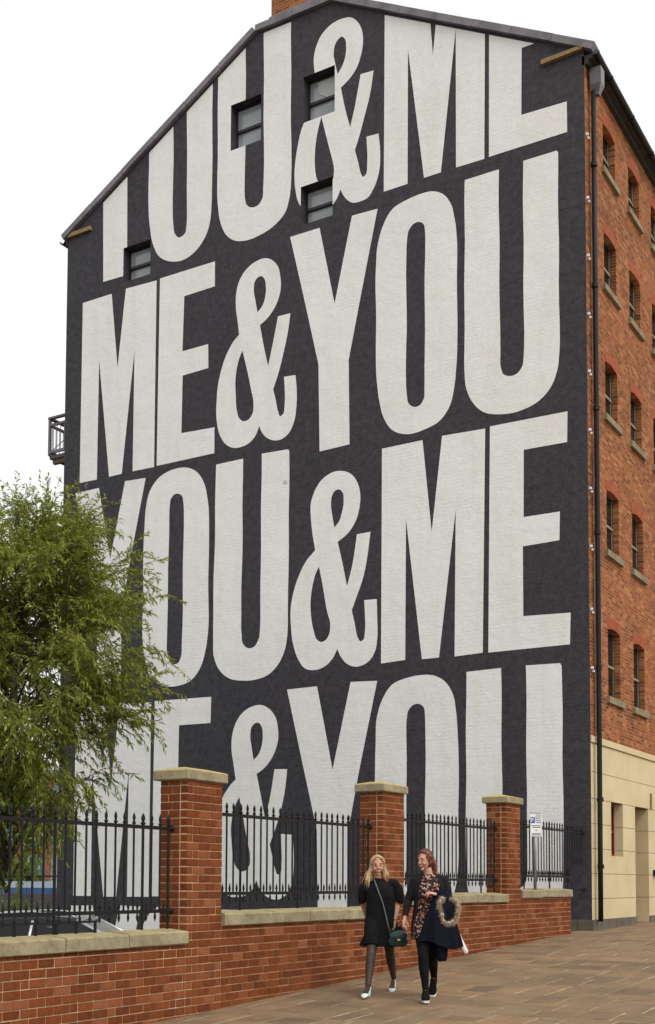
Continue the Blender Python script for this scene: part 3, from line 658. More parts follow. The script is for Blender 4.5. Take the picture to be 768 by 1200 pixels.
# ------------------------------------------------------------------ iron railings
RX = -.18
def spear(mb, y, z0, z1, r=.011, x=RX, tip=.13):
    """bar with a spear head"""
    mb.tube([(x, y, z0), (x, y, z1)], r, 8)
    prof = [(0, r), (.012, r * 1.9), (.022, r * 1.9), (.03, r), (.045, r * 1.1), (.075, r * 1.55), (.10, r * 1.1), (tip, .0012)]
    mb.tube([(x, y, z1 + a) for a, b in prof], [b for a, b in prof], 8)
RAIL = [(-17.62, P0, 1.675, .767, .565), (P0 + PW, P0 + PP, 1.885, .952, .745), (P0 + PP + PW, P0 + 2 * PP, 2.04, 1.14, .92), (P0 + 2 * PP + PW, -.005, 2.145, 1.222, .985)]
LBL = ['black spear-topped iron railing on the lowest coping, in front of the parked car',
       'black spear-topped iron railing in front of the lowest painted ampersand, behind the blonde woman',
       'black spear-topped iron railing behind the red-haired woman, between two brick piers',
       'black spear-topped iron railing behind the parking sign, fixed to the painted gable']
for i, (a, b, zt, zb, zc) in enumerate(RAIL):
    r = thing('iron_railing', LBL[i], 'railing', (RX, (a + b) / 2, zc), 'railings along the boundary wall')
    bl = b if i < 3 else -.80
    MB().box(RX - .009, RX + .009, a - .0, b - .003, zt - .022, zt + .018).build('rail', 'iron', r)
    MB().box(RX - .009, RX + .009, a - .0, bl - .003, zb - .02, zb + .018).build('rail', 'iron', r)
    n = int(round((b - a) / .147)); sp = (b - a) / n; rr = random.Random(i)
    ends = 1
    for k in range(n):
        y = a + sp * (k + .5) + rr.uniform(-.006, .006)
        post = (k % 9 == 4) or k == n - 1 and i < 3 or (i == 3 and abs(y + .95) < .08)
        q = MB(); spear(q, y, (zc - .005) if post and y < -.9 else zb if y < -.8 else zb + .25, zt + .02, .0155 if post else .0115)
        q.build('post' if post else 'bar', 'iron', r, smooth=False)
    for k in range(n - 1):
        y = a + sp * (k + 1)
        if y > bl - .05: continue
        prof = [(-.115, .0012), (-.075, .014), (-.055, .016), (-.03, .010), (.03, .010), (.055, .016), (.075, .014), (.125, .0012)]
        MB().tube([(RX, y, zb + p) for p, _ in prof], [c for _, c in prof], 6).build('dog_spike', 'iron', r)
    for yy, zz in ((b - .02, zt), (bl - .02, zb)):
        if i == 3 and zz == zb: continue
        MB().tube([(RX, yy - .05, zz), (RX, yy + .0, zz)], [.02, .038], 10).build('fixing', 'iron', r)
    if i == 0:
        MB().box(RX - .008, RX + .008, -16.75, -15.0, .668, .69).build('lower_rail', 'iron', r)
        for k in range(7): MB().box(RX - .011, RX + .011, -16.7 + k * .28 - .011, -16.7 + k * .28 + .011, .56, .668).build('foot', 'iron', r)
MB().tube([(-.15, -.32, .97), (-.15, .0, .97)], [.018, .03], 8).build('wall_hook', 'iron', bld)

# ------------------------------------------------------------------ parking sign
ps = thing('parking_sign', 'small white parking sign with a blue panel on a slim grey pole', 'sign', (.0, -3.23, .985))
MB().tube([(0, -3.23, .97), (0, -3.23, 2.36)], .030, 12).build('pole', 'galv', ps, smooth=True)
ang = R_(38); ux, uy = math.sin(ang), math.cos(ang); nx, ny = math.cos(ang), -math.sin(ang)
def plate(u0, u1, z0, z1, d0, d1, mat, name, par):
    c = Vector((.033 * nx, -3.23 + .033 * ny, 0)); q = MB()
    q.add([(c.x + ux * u + nx * d, c.y + uy * u + ny * d, z) for d in (d0, d1) for u, z in ((u0, z0), (u1, z0), (u1, z1), (u0, z1))],
          [(3, 2, 1, 0), (4, 5, 6, 7), (0, 1, 5, 4), (1, 2, 6, 5), (2, 3, 7, 6), (3, 0, 4, 7)])
    return q.build(name, mat, par)
pb = plate(-.115, .125, 1.955, 2.38, .0, .006, 'sign_white', 'sign_plate', ps)
plate(-.108, -.02, 2.20, 2.31, .007, .009, 'sign_blue', 'parking_panel', pb)
for u0, u1, z0, z1 in ((-.098, -.084, 2.22, 2.29), (-.084, -.055, 2.277, 2.29), (-.084, -.055, 2.246, 2.258), (-.062, -.05, 2.25, 2.288)): plate(u0, u1, z0, z1, .0095, .0105, 'sign_white', 'parking_letter', pb)
plate(-.115, .125, 2.381, 2.395, -.005, .012, 'galv', 'sign_edge', pb)
for z, a, b in ((2.345, .0, .11), (2.31, -.01, .115), (2.275, .0, .1), (2.24, -.01, .11), (2.205, .01, .11), (2.145, -.1, .11), (2.115, -.07, .1), (2.06, -.01, .03), (2.0, -.08, .11), (1.975, -.09, .1)):
    plate(a, b, z, z + .012, .007, .0085, 'sign_ink', 'print_line', pb)

# ------------------------------------------------------------------ people
def remesh(mb, name, mat, parent, voxel=.005, it=3, fac=.5):
    me = bpy.data.meshes.new(name); me.from_pydata([tuple(v) for v in mb.v], [], mb.f)
    bm = bmesh.new(); bm.from_mesh(me); bmesh.ops.recalc_face_normals(bm, faces=bm.faces); bm.to_mesh(me); bm.free()
    tmp = bpy.data.objects.new('tmp', me); COL.objects.link(tmp)
    a = tmp.modifiers.new('r', 'REMESH'); a.mode = 'VOXEL'; a.voxel_size = voxel
    b = tmp.modifiers.new('s', 'SMOOTH'); b.iterations = it; b.factor = fac
    dg = bpy.context.evaluated_depsgraph_get(); out = bpy.data.meshes.new_from_object(tmp.evaluated_get(dg))
    bpy.data.objects.remove(tmp); bpy.data.meshes.remove(me)
    out.name = name; out.materials.clear(); out.materials.append(M[mat]); out.shade_smooth()
    return link(name, out, parent)
def ring(c, rx, ry, n=28, amp=0., k=7, ph=0., rot=0.):
    o = []
    for j in range(n):
        a = 2 * math.pi * j / n; r = 1 + amp * math.sin(k * a + ph) + amp * .5 * math.sin((2 * k + 1) * a + ph * 2)
        x, y = rx * r * math.cos(a), ry * r * math.sin(a)
        o.append((c[0] + x * math.cos(rot) - y * math.sin(rot), c[1] + x * math.sin(rot) + y * math.cos(rot), c[2]))
    return o
def skinmat(name, c, sss=.0):
    t = NT(name); co = t.co()
    M[name] = t.set(t.ramp(t.noise(9, 3, .5, co), [(.35, tuple(x * .88 for x in c)), (.65, c)]), .6, 0, .2)
skinmat('skin_warm', (.50, .265, .175)); skinmat('skin_pale', (.54, .285, .215)); skinmat('lip', (.38, .075, .07)); skinmat('cheek', (.52, .22, .17))
plain('teeth', (.75, .72, .68), (.8, .78, .74), 5, .3, 0)
plain('eye_white', (.40, .36, .33), (.46, .42, .39), 5, .3, 0)
plain('eye_dark', (.02, .013, .01), (.03, .02, .015), 5, .3, 0)
plain('black_velvet', (.004, .004, .0045), (.011, .010, .011), 9, .9, .4, .006, spec=.15, bsc=25)
plain('black_knit', (.006, .006, .007), (.014, .013, .015), 15, .9, .5, .004, spec=.2, bsc=80)
plain('sheer_tights', (.020, .012, .010), (.060, .034, .027), 4, .55, .1, .002, spec=.4)
plain('leggings', (.0035, .0035, .004), (.008, .008, .009), 9, .85, .2, .003, spec=.12)
plain('mint_leather', (.50, .62, .55), (.58, .70, .63), 6, .35, .05, .002)
plain('black_suede', (.004, .004, .004), (.009, .008, .008), 20, .95, .3, .002, spec=.08)
plain('white_rubber', (.55, .53, .50), (.66, .64, .60), 10, .6, 0)
plain('teal_leather', (.005, .026, .030), (.011, .050, .056), 7, .32, .15, .003, spec=.5)
plain('strap_blue', (.05, .065, .08), (.10, .12, .145), 12, .45, .1, .002)
plain('gold', (.6, .42, .14), (.7, .5, .2), 8, .3, 0, metal=1.)
plain('navy_cloth', (.0035, .004, .008), (.008, .009, .017), 5, .9, .6, .012, spec=.1, bsc=14)
plain('white_lining', (.58, .56, .53), (.70, .68, .65), 8, .7, .3, .004)
def hairmat(name, cs):
    t = NT(name); co = t.co((1, 1, .12)); f = t.noise(95, 4, .7, co)
    g = t.noise(7, 3, .6, t.co()); col = t.mix(.5, t.ramp(f, [(.3, cs[0]), (.5, cs[1]), (.72, cs[2])]), t.ramp(g, [(.35, cs[0]), (.65, cs[2])]))
    t.bump(f, .8, .006); M[name] = t.set(col, .42, 0, .45)
hairmat('brow', [(.10, .05, .03), (.16, .09, .05), (.22, .13, .08)])
hairmat('hair_blonde', [(.22, .135, .055), (.46, .32, .15), (.70, .55, .32)])
hairmat('hair_auburn', [(.045, .012, .006), (.115, .030, .014), (.20, .060, .028)])
hairmat('fur', [(.16, .11, .06), (.36, .27, .17), (.56, .46, .33)])
t = NT('floral'); co = t.co(); vo = t.n('ShaderNodeTexVoronoi'); vo.inputs['Scale'].default_value = 48; vo.inputs['Randomness'].default_value = 1.
t.l(co, vo.inputs['Vector']); sp = t.n('ShaderNodeSeparateColor'); t.l(vo.outputs['Color'], sp.inputs[0])
col = t.ramp(sp.outputs[0], [(.0, (.008, .007, .012)), (.40, (.010, .008, .014)), (.42, (.30, .105, .045)), (.62, (.36, .17, .085)), (.64, (.08, .03, .04)), (.80, (.12, .055, .07)), (.82, (.42, .30, .21)), (1., (.42, .26, .14))])
for rc in [x for x in t.t.nodes if x.type == 'VALTORGB']: rc.color_ramp.interpolation = 'CONSTANT'
col = t.mix(t.ramp(vo.outputs['Distance'], [(.45, (0, 0, 0)), (.75, (1, 1, 1))]), col, (.010, .008, .012))
M['floral'] = t.set(col, .8, 0, .2)

def chainhand(mb, wrist, d, n, side, curl=.5, sc=1.):
    """hand: palm along d, palm faces n, side = +1/-1 gives the thumb's side; five separate bent fingers"""
    d = Vector(d).normalized(); n = Vector(n); n = (n - d * n.dot(d)).normalized(); s = d.cross(n) * side; W = Vector(wrist)
    palm = [(0., .021, .018), (.02, .027, .018), (.05, .037, .016), (.078, .039, .013), (.088, .034, .010)]
    mb.loft([[W + d * a * sc + s * (b * math.cos(2 * math.pi * j / 12)) * sc + n * (c * math.sin(2 * math.pi * j / 12)) * sc for j in range(12)] for a, b, c in palm])
    for i, (off, L_) in enumerate(((.030, .068), (.0105, .077), (-.0105, .070), (-.030, .056))):
        base = W + (d * .082 + s * off) * sc; ang = 0.; p = base - d * .012; pts = [p, base]; rads = [.0085, .0085]
        spread = s * (off * .6)
        cur = curl * (1 + .12 * i)
        p = base
        for k, fr in enumerate((.45, .32, .23)):
            ang += cur * (.75 if k == 0 else .85)
            dv = (d * math.cos(ang) + n * math.sin(ang) + spread).normalized(); p = p + dv * L_ * fr * sc; pts.append(p); rads.append((.0080, .0074, .0058)[k])
        mb.tube(pts, [r * sc for r in rads], 8)
    b0 = W + (d * .022 + s * .022) * sc; p1 = b0 + (d * .026 + s * .022 + n * .012) * sc; p2 = p1 + (d * .026 + s * .007 + n * .012) * sc; p3 = p2 + (d * .020 - s * .002 + n * .010) * sc
    mb.tube([b0 - s * .012, b0, p1, p2, p3], [x * sc for x in (.012, .0125, .0105, .0095, .006)], 8)

def head_matrix(c, yaw, pitch=0., roll=0.):
    return Matrix.Translation(Vector(c)) @ Matrix.Rotation(yaw, 4, 'Z') @ Matrix.Rotation(pitch, 4, 'X') @ Matrix.Rotation(roll, 4, 'Y')
def sub(mb, H, fn):
    q = MB(); fn(q); mb.add([H @ Vector(v) for v in q.v], q.f)
def head_shape(q):
    def fn(p):
        p = p.copy()
        if p.z < 0:
            k = -p.z; p.x *= 1 - .30 * k ** 1.4; 
            if p.y > 0: p.y *= 1 - .45 * k
            else: p.y *= 1 - .06 * k
        if p.y < 0: p.y *= .95
        return p
    q.ell((0, 0, 0), (.072, .092, .116), 28, 20, fn)
    q.ell((0, -.066, -.098), (.022, .020, .017)); 
    for s in (-1, 1):
        q.ell((s * .034, -.064, -.032), (.024, .018, .022)); q.ell((s * .073, .008, -.008), (.009, .020, .030)); q.ell((s * .03, -.078, .036), (.022, .007, .007))
    q.tube([(0, -.084, .022), (0, -.094, .0), (0, -.104, -.022), (0, -.100, -.032)], [.007, .009, .0125, .010], 10)
    q.ell((.010, -.094, -.030), (.008, .008, .006)); q.ell((-.010, -.094, -.030), (.008, .008, .006))
    q.ell((0, -.082, -.060), (.026, .012, .014))
def face(root, H, smile=1.):
    for s in (-1, 1):
        q = MB(); sub(q, H, lambda a: a.ell((s * .031, -.0790, .011), (.0115, .0088, .0042), 12, 8)); ey = q.build('eye', 'eye_white', root, True)
        q = MB(); sub(q, H, lambda a: a.ell((s * .031, -.0850, .0112), (.0072, .0036, .0048), 10, 8)); q.build('iris', 'eye_dark', ey, True)
        q = MB(); sub(q, H, lambda a: a.tube([(s * .017, -.0862, .0135), (s * .031, -.0892, .0185), (s * .046, -.0795, .0140)], [.0012, .0020, .0012], 6)); q.build('eyelashes', 'eye_dark', root, True)
        q = MB(); sub(q, H, lambda a: a.tube([(s * .015, -.0905, .031), (s * .031, -.0885, .037), (s * .049, -.0770, .031)], [.0016, .0026, .0012], 6)); q.build('eyebrow', 'brow', root, True)
    q = MB(); sub(q, H, lambda a: a.tube([(-.027, -.0845, -.050), (-.014, -.0925, -.057), (0, -.0945, -.060), (.014, -.0925, -.057), (.027, -.0845, -.050)], [(.001, .002), (.003, .003), (.0042, .003), (.003, .003), (.001, .002)], 8, True, (0, 0, 1))); q.build('teeth', 'teeth', root, True)
    q = MB(); sub(q, H, lambda a: (a.tube([(-.030, -.082, -.048), (-.015, -.0925, -.0525), (0, -.0955, -.0535), (.015, -.0925, -.0525), (.030, -.082, -.048)], [.0018, .0028, .0032, .0028, .0018], 6),
        a.tube([(-.030, -.082, -.049), (-.016, -.091, -.062), (0, -.0945, -.068), (.016, -.091, -.062), (.030, -.082, -.049)], [.0018, .003, .0042, .003, .0018], 6))); q.build('lips', 'lip', root, True)
def foot_shape(mb, heel, toe, h=.075, wd=.040, grow=0.):
    """foot/shoe volume from heel to toe (points on the sole)"""
    a = Vector(heel); b = Vector(toe); d = b - a; L_ = d.length; d.normalize(); s = Vector((d.y, -d.x, 0)).normalized(); u = s.cross(d); u = u if u.z > 0 else -u
    prof = [(-.02, .022, .05), (.02, .031, .075), (.22, .033, .085), (.45, .033, .062), (.70, .042, .042), (.88, .038, .030), (1.0, .018, .018)]
    rings = []
    for t_, w_, hh in prof:
        c = a + d * (L_ * t_); w2 = w_ * wd / .040 + grow; h2 = hh * h / .075 + grow
        rings.append([c + s * (w2 * math.cos(x)) + u * (h2 * .5 + h2 * .5 * max(-1, min(1, 1.5 * math.sin(x)))) for x in [2 * math.pi * j / 14 for j in range(14)]])
    mb.loft(rings)

# ---- blonde woman in the black dress (local frame: x to her left, -y towards where she looks)
YAWC = R_(30.87)
w1 = thing('person', 'smiling blonde woman in a short black dress and mint heels, walking on the pavement', 'person', (1.083, -11.25, gz(-11.25)), None, YAWC)
rk, ra = (-.120, -.205, .500), (-.165, -.33, .125); lk, la = (.120, .13, .505), (.185, .40, .165)
def leg(mb, hip, kn, an, g=0., calf=(0, .03, -.12)):
    hip, kn, an = Vector(hip), Vector(kn), Vector(an)
    mid = hip.lerp(kn, .5); cf = kn.lerp(an, .32) + Vector((0, .018, 0))
    mb.tube([hip + Vector((0, 0, .05)), hip, mid, kn.lerp(hip, .12), kn, cf, an.lerp(kn, .25), an], [x + g for x in (.085, .088, .076, .058, .053, .055, .036, .030)], 16)
body = MB()
HC = (-.040, -.035, 1.572)
H1 = head_matrix(HC, R_(4), R_(4), R_(-3))
sub(body, H1, head_shape)
body.tube([(-.03, .01, 1.36), (-.032, .0, 1.43), (-.037, -.008, 1.50)], [.054, .047, .050], 16)
body.loft([ring((0, .01, .86), .150, .105), ring((0, .01, .93), .165, .115), ring((0, .0, 1.06), .125, .09), ring((0, -.01, 1.2), .145, .105), ring((-.01, 0, 1.32), .150, .085), ring((-.02, .005, 1.395), .085, .06)])
leg(body, (-.085, 0, .88), rk, ra); leg(body, (.085, .02, .88), lk, la)
foot_shape(body, (-.155, -.295, .062), (-.215, -.50, .008), .06, .034); foot_shape(body, (.182, .425, .085), (.150, .245, .012), .06, .034)
def arm(mb, sh, el, wr, g=0.):
    sh, el, wr = Vector(sh), Vector(el), Vector(wr)
    mb.tube([sh, sh.lerp(el, .4), el.lerp(sh, .1), el, el.lerp(wr, .3), wr.lerp(el, .12), wr], [x + g for x in (.050, .043, .037, .035, .035, .024, .022)], 14)
arm(body, (.160, .005, 1.345), (.205, .02, 1.10), (.172, -.075, .905)); chainhand(body, (.172, -.078, .900), (-.18, -.12, -1), (-.9, -.3, 0), 1, .42)
arm(body, (-.170, .01, 1.345), (-.215, .13, 1.12), (-.165, .215, .93)); chainhand(body, (-.165, .216, .925), (.15, .2, -1), (.9, 0, 0), -1, .4)
remesh(body, 'body', 'skin_warm', w1, .0046, 2)
tg = MB(); leg(tg, (-.085, 0, .88), rk, ra, .0045); leg(tg, (.085, .02, .88), lk, la, .0045)
foot_shape(tg, (-.155, -.295, .062), (-.215, -.50, .008), .066, .036); foot_shape(tg, (.182, .425, .085), (.150, .245, .012), .066, .036)
remesh(tg, 'tights', 'sheer_tights', w1, .006, 2)
dr = MB()
dr.loft([ring((.035, .0, .585), .285, .205, 56, .055, 9, .4), ring((.03, .0, .64), .268, .19, 56, .045, 9, .6), ring((.022, .0, .70), .232, .165, 56, .03, 9, .8), ring((.02, .0, .725), .222, .158, 56, .012, 9), ring((.012, 0, .86), .200, .145, 56), ring((.005, 0, .98), .188, .130, 56),
         ring((0, -.005, 1.08), .178, .122, 56), ring((0, -.01, 1.2), .176, .128, 56), ring((-.005, -.003, 1.30), .174, .108, 56), ring((-.012, .0, 1.365), .135, .075, 56), ring((-.025, .0, 1.395), .080, .064, 56), ring((-.030, -.002, 1.420), .056, .056, 56)])
dr.tube([(.10, .0, 1.375), (.165, .003, 1.36), (.212, .008, 1.29), (.232, .012, 1.20), (.232, .012, 1.135), (.224, .012, 1.115)], [.045, .060, .064, .064, .058, .046], 16)
dr.tube([(-.11, .0, 1.375), (-.17, .008, 1.36), (-.212, .03, 1.29), (-.225, .06, 1.20), (-.222, .08, 1.135), (-.215, .085, 1.115)], [.045, .060, .062, .062, .056, .044], 16)
# skirt carried forward by the stride
dr.tube([(-.085, 0, .92), (-.095, -.06, .80), (-.105, -.135, .64), (-.107, -.145, .605)], [.11, .112, .100, .098], 18)
dr.tube([(.20, .02, .80), (.27, .03, .71), (.335, .03, .655)], [(.07, .05), (.055, .04), (.012, .012)], 12)
remesh(dr, 'dress', 'black_velvet', w1, .0055, 2)
face(w1, H1)
def strands(root, H, mat, n, spread):
    st = MB(); r3 = random.Random(n)
    for k in range(n):
        ph = R_(r3.uniform(-105, 105)); t0 = R_(58 + 18 * abs(math.sin(ph)) + r3.uniform(-3, 6)); t1 = R_(r3.uniform(140, 172)); P = []
        jr = r3.uniform(1.0, 1.05); wv = r3.uniform(-.05, .05)
        for i in range(7):
            t_ = t0 + (t1 - t0) * i / 6; a_ = ph + wv * math.sin(i)
            P.append((.0835 * jr * math.sin(a_) * math.sin(t_), .014 - .100 * jr * math.cos(t_), .015 + .120 * jr * math.cos(a_) * math.sin(t_)))
        sub(st, H, lambda q: q.tube(P, [.0022, .0032, .0034, .0034, .0032, .0026, .0012], 5))
    st.build('hair_strands', mat, root, True)
locks = []
hr = MB()
def cap1(q):
    def fn(p):
        p = p.copy()
        if p.z < .15 and p.y < .1: p.y = max(p.y, -.35 + .0 * p.z); p.x *= 1.0
        if p.y < -.45 and p.z < .55: p.y = -.45
        return p
    q.ell((0, .012, .016), (.083, .098, .118), 28, 20, fn)
    # puffed front roll like a wide plaited band
    for k in range(13):
        a = math.pi * (k - 6) / 6 * .48
        q.ell((.078 * math.sin(a), -.034 - .016 * math.cos(a), .036 + .082 * math.cos(a)), (.017, .020, .017), 10, 8)
sub(hr, H1, cap1)
rh = random.Random(5)
for s in (-1, 1):
    for k in range(9 if s < 0 else 7):
        a = rh.uniform(0, 1); x0 = s * rh.uniform(.062, .082); y0 = rh.uniform(-.015, .07); 
        ex = s * rh.uniform(.075, .120) + (-.03 if s < 0 else .0); L_ = rh.uniform(.09, .20) if s < 0 else rh.uniform(.03, .10)
        P = [(x0 * .9, y0, .05), (x0 * 1.1, y0, -.03), ((x0 + ex) / 2 * 1.1, y0 - .01, -.09), (ex, y0 - .02 - .03 * (s < 0), -.09 - L_ * .5), (ex * 1.08, y0 - .03, -.09 - L_)]
        sub(hr, H1, lambda q: q.tube(P, [.016, .018, .016, .012, .003], 7)); locks.append(P)
remesh(hr, 'hair', 'hair_blonde', w1, .0055, 1)
strands(w1, H1, 'hair_blonde', 150, .62)
st_ = MB()
for P in locks:
    for k in range(7):
        j = Vector((rh.gauss(0, .008), rh.gauss(.004, .009), 0)); e_ = Vector((rh.gauss(0, .007), rh.gauss(0, .010), rh.gauss(0, .015)))
        sub(st_, H1, lambda q: q.tube([Vector(p) + j * (1 + .3 * i) + e_ * (i / 4) for i, p in enumerate(P)], [.003, .0036, .0034, .003, .001], 5))
st_.build('loose_strands', 'hair_blonde', w1, True)
for (hl, to, nm) in (((-.152, -.285, .075), (-.222, -.525, .004), 0), ((.184, .437, .095), (.147, .225, .006), 1)):
    q = MB(); a, b = Vector(hl), Vector(to); d = (b - a)
    s = Vector((d.y, -d.x, 0)).normalized()
    prof = [(-.03, .026, .060, 0), (.10, .035, .050, 0), (.30, .036, .030, 0), (.55, .038, .026, 0), (.75, .046, .036, 0), (.92, .040, .034, 0), (1.02, .014, .018, 0)]
    q.loft([[a + d * t_ + s * (w_ * math.cos(x)) + Vector((0, 0, -.006 + (hh * .5) * (1 + math.sin(x)))) for x in [2 * math.pi * j / 14 for j in range(14)]] for t_, w_, hh, _ in prof])
    hz = a.z; base = 0.0 if nm == 0 else .04
    q.loft([[Vector((a.x, a.y, 0)) + d * t_ * .12 + s * w_ + Vector((0, 0, z_)) for t_, w_ in ((-.2, -.022), (1.4, -.022), (1.4, .022), (-.2, .022))] for z_ in (base - .004, hz - .012)])
    q.build('shoe', 'mint_leather', w1, True)
MB().tube([(.172 + .027 * math.cos(x), -.073 + .027 * math.sin(x), .925) for x in [2 * math.pi * j / 16 for j in range(17)]], .004, 6).build('bracelet', 'gold', w1, True)
# her bag
bagp = thing('shoulder_bag', 'small dark teal leather bag hanging on a strap at the blonde woman\'s side', 'bag', (1.083, -11.25, gz(-11.25)), None, YAWC)
q = MB(); rings = []
for yy, k in ((-.275, .86), (-.262, .97), (-.235, 1.), (-.195, 1.), (-.165, .97), (-.15, .86)):
    rings.append([(.205 + .118 * k * (abs(math.cos(a)) ** .7) * (1 if math.cos(a) > 0 else -1) * (1.08 if math.sin(a) < 0 else .92), yy, .690 + .098 * k * (abs(math.sin(a)) ** .75) * (1 if math.sin(a) > 0 else -1)) for a in [2 * math.pi * j / 28 for j in range(28)]])
q.loft(rings); q.build('bag_body', 'teal_leather', bagp, True)
q = MB(); q.loft([[(.205 + .108 * r * math.cos(a), yy, .735 + .075 * r * math.sin(a)) for a in [math.pi + math.pi * j / 14 for j in range(15)]] + [(.205 + .108 * r * math.cos(a), yy, .735 + .042 * r * math.sin(a)) for a in [math.pi * j / 8 for j in range(1, 8)]] for yy, r in ((-.276, .98), (-.284, .99), (-.287, .94))]); q.build('flap', 'teal_leather', bagp, True)
MB().box(.19, .225, -.292, -.286, .668, .688).build('clasp', 'gold', bagp)
MB().tube([(.112, -.22, .745), (.085, -.205, .84), (.055, -.165, .98), (.02, -.15, 1.12), (-.025, -.145, 1.24), (-.060, -.122, 1.335), (-.082, -.072, 1.405), (-.085, .0, 1.425), (-.06, .075, 1.38), (.02, .13, 1.25), (.14, .145, 1.05), (.25, .12, .90), (.305, -.06, .80), (.30, -.20, .745)], [(.008, .003)] * 14, 8).build('strap', 'strap_blue', bagp, True)

# ---- red-haired woman with the coat over her arm
w2 = thing('person', 'red-haired woman in a floral tunic and dark cardigan looking sideways, coat over her arm', 'person', (1.838, -11.44, gz(-11.44)), None, YAWC)
HC2 = (-.045, -.03, 1.640); H2 = head_matrix(HC2, R_(-48), R_(7), R_(0))
b2 = MB(); sub(b2, H2, head_shape)
b2.tube([(.0, .015, 1.43), (-.01, .005, 1.50), (-.03, -.005, 1.57)], [.058, .050, .052], 16)
b2.loft([ring((.0, .01, .90), .150, .108), ring((0, .01, .98), .168, .118), ring((0, .0, 1.11), .132, .095), ring((0, -.01, 1.26), .150, .112), ring((.01, 0, 1.38), .155, .09), ring((.005, .005, 1.46), .09, .062)])
rk2, ra2 = (-.085, -.20, .515), (-.060, -.235, .115); lk2, la2 = (.045, .07, .49), (.095, .40, .215)
leg(b2, (-.088, 0, .93), rk2, ra2, .003); leg(b2, (.088, .01, .93), lk2, la2, .003)
foot_shape(b2, (-.06, -.215, .028), (-.075, -.43, .020), .07, .036); foot_shape(b2, (.10, .435, .145), (.060, .245, .03), .07, .036)
arm(b2, (-.150, .01, 1.405), (-.235, .045, 1.165), (-.288, -.03, .965)); chainhand(b2, (-.289, -.032, .960), (-.12, -.22, -1), (.8, -.5, 0), -1, .38)
arm(b2, (.180, .02, 1.405), (.222, -.01, 1.165), (.075, -.215, 1.235)); chainhand(b2, (.068, -.220, 1.238), (-1, -.18, .25), (0, .25, -1), -1, .75)
remesh(b2, 'body', 'skin_pale', w2, .0046, 2)
face(w2, H2)
q = MB(); leg(q, (-.088, 0, .93), rk2, (-.060, -.235, .125), .008); leg(q, (.088, .01, .93), lk2, (.095, .40, .222), .008)
q.loft([ring((0, .01, .80), .15, .11), ring((0, .01, .9), .165, .12)]); remesh(q, 'leggings', 'leggings', w2, .006, 2)
tu = MB()
tu.loft([ring((-.015, 0, .705), .205, .150, 48, .03, 7), ring((-.012, 0, .80), .196, .145, 48, .02, 7), ring((-.005, 0, .95), .186, .138, 48, .008, 7), ring((0, -.003, 1.10), .158, .120, 48), ring((0, -.012, 1.25), .164, .134, 48), ring((.005, -.005, 1.36), .160, .108, 48), ring((.005, .0, 1.435), .110, .078, 48), ring((.0, .0, 1.475), .078, .066, 48)])
tu.tube([(-.088, 0, .95), (-.09, -.05, .84), (-.09, -.095, .74), (-.09, -.10, .715)], [.105, .108, .103, .101], 18)
remesh(tu, 'tunic', 'floral', w2, .006, 2)
ca = MB()
def arc(c, rx, ry, a0, a1, n=26): return [(c[0] + rx * math.sin(R_(a)), c[1] - ry * math.cos(R_(a)), c[2]) for a in [a0 + (a1 - a0) * k / (n - 1) for k in range(n)]]
secs = [((0, .005, .80), .222, .168, 62), ((0, .005, .95), .205, .155, 58), ((0, 0, 1.10), .180, .138, 52), ((0, -.005, 1.25), .186, .148, 47), ((.005, 0, 1.36), .182, .122, 42), ((.005, .004, 1.435), .130, .090, 44), ((0, .006, 1.485), .086, .076, 55)]
for (c0, rx, ry, a), (c1, rx1, ry1, a1) in zip(secs[:-1], secs[1:]):
    o0 = arc(c0, rx, ry, a, 360 - a); o1 = arc(c1, rx1, ry1, a1, 360 - a1); i0 = arc(c0, rx - .016, ry - .016, a, 360 - a); i1 = arc(c1, rx1 - .016, ry1 - .016, a1, 360 - a1)
    ca.loft([o0 + i0[::-1], o1 + i1[::-1]])
ca.tube([(-.10, .005, 1.435), (-.155, .01, 1.405), (-.195, .03, 1.30), (-.240, .045, 1.165), (-.268, .01, 1.06), (-.286, -.025, .980)], [.050, .064, .058, .052, .045, .036], 14)
ca.tube([(.10, .01, 1.435), (.175, .02, 1.41), (.212, .015, 1.30), (.228, -.008, 1.165), (.165, -.10, 1.195), (.085, -.205, 1.232)], [.050, .066, .060, .054, .047, .036], 14)
remesh(ca, 'cardigan', 'black_knit', w2, .006, 2)
hr = MB()
def cap2(q):
    def fn(p):
        p = p.copy()
        if p.y < -.30 and p.z < .62: p.y = -.30
        return p
    q.ell((0, .016, .014), (.081, .100, .120), 28, 20, fn)
    for k in range(9):
        a = math.pi * (k - 4) / 4 * .45
        q.tube([(.070 * math.sin(a), -.062 * math.cos(a) - .004, .045 + .060 * math.cos(a)), (.078 * math.sin(a), .01, .03 + .095 * math.cos(a)), (.045 * math.sin(a), .095, .03)], [.015, .018, .014], 8)
    for k in range(16):
        x0 = rh.uniform(-.035, .035); y0 = .105 + rh.uniform(-.015, .015); ph = rh.uniform(0, 6)
        P = [(x0 * .5, .085, .02), (x0, y0 + .015, -.02)] + [(x0 * 1.4 + .016 * math.sin(ph + j * 1.7), y0 + .02 + .014 * math.cos(ph + j * 1.7), -.03 - .030 * j) for j in range(1, 7)]
        q.tube(P, [.018, .020, .017, .016, .015, .014, .011, .003], 7)
    for s in (-1, 1):
        q.tube([(s * .070, -.045, .06), (s * .080, -.02, .01), (s * .079, -.008, -.03)], [.012, .012, .004], 8)
sub(hr, H2, cap2); remesh(hr, 'hair', 'hair_auburn', w2, .0055, 1); strands(w2, H2, 'hair_auburn', 151, .6)
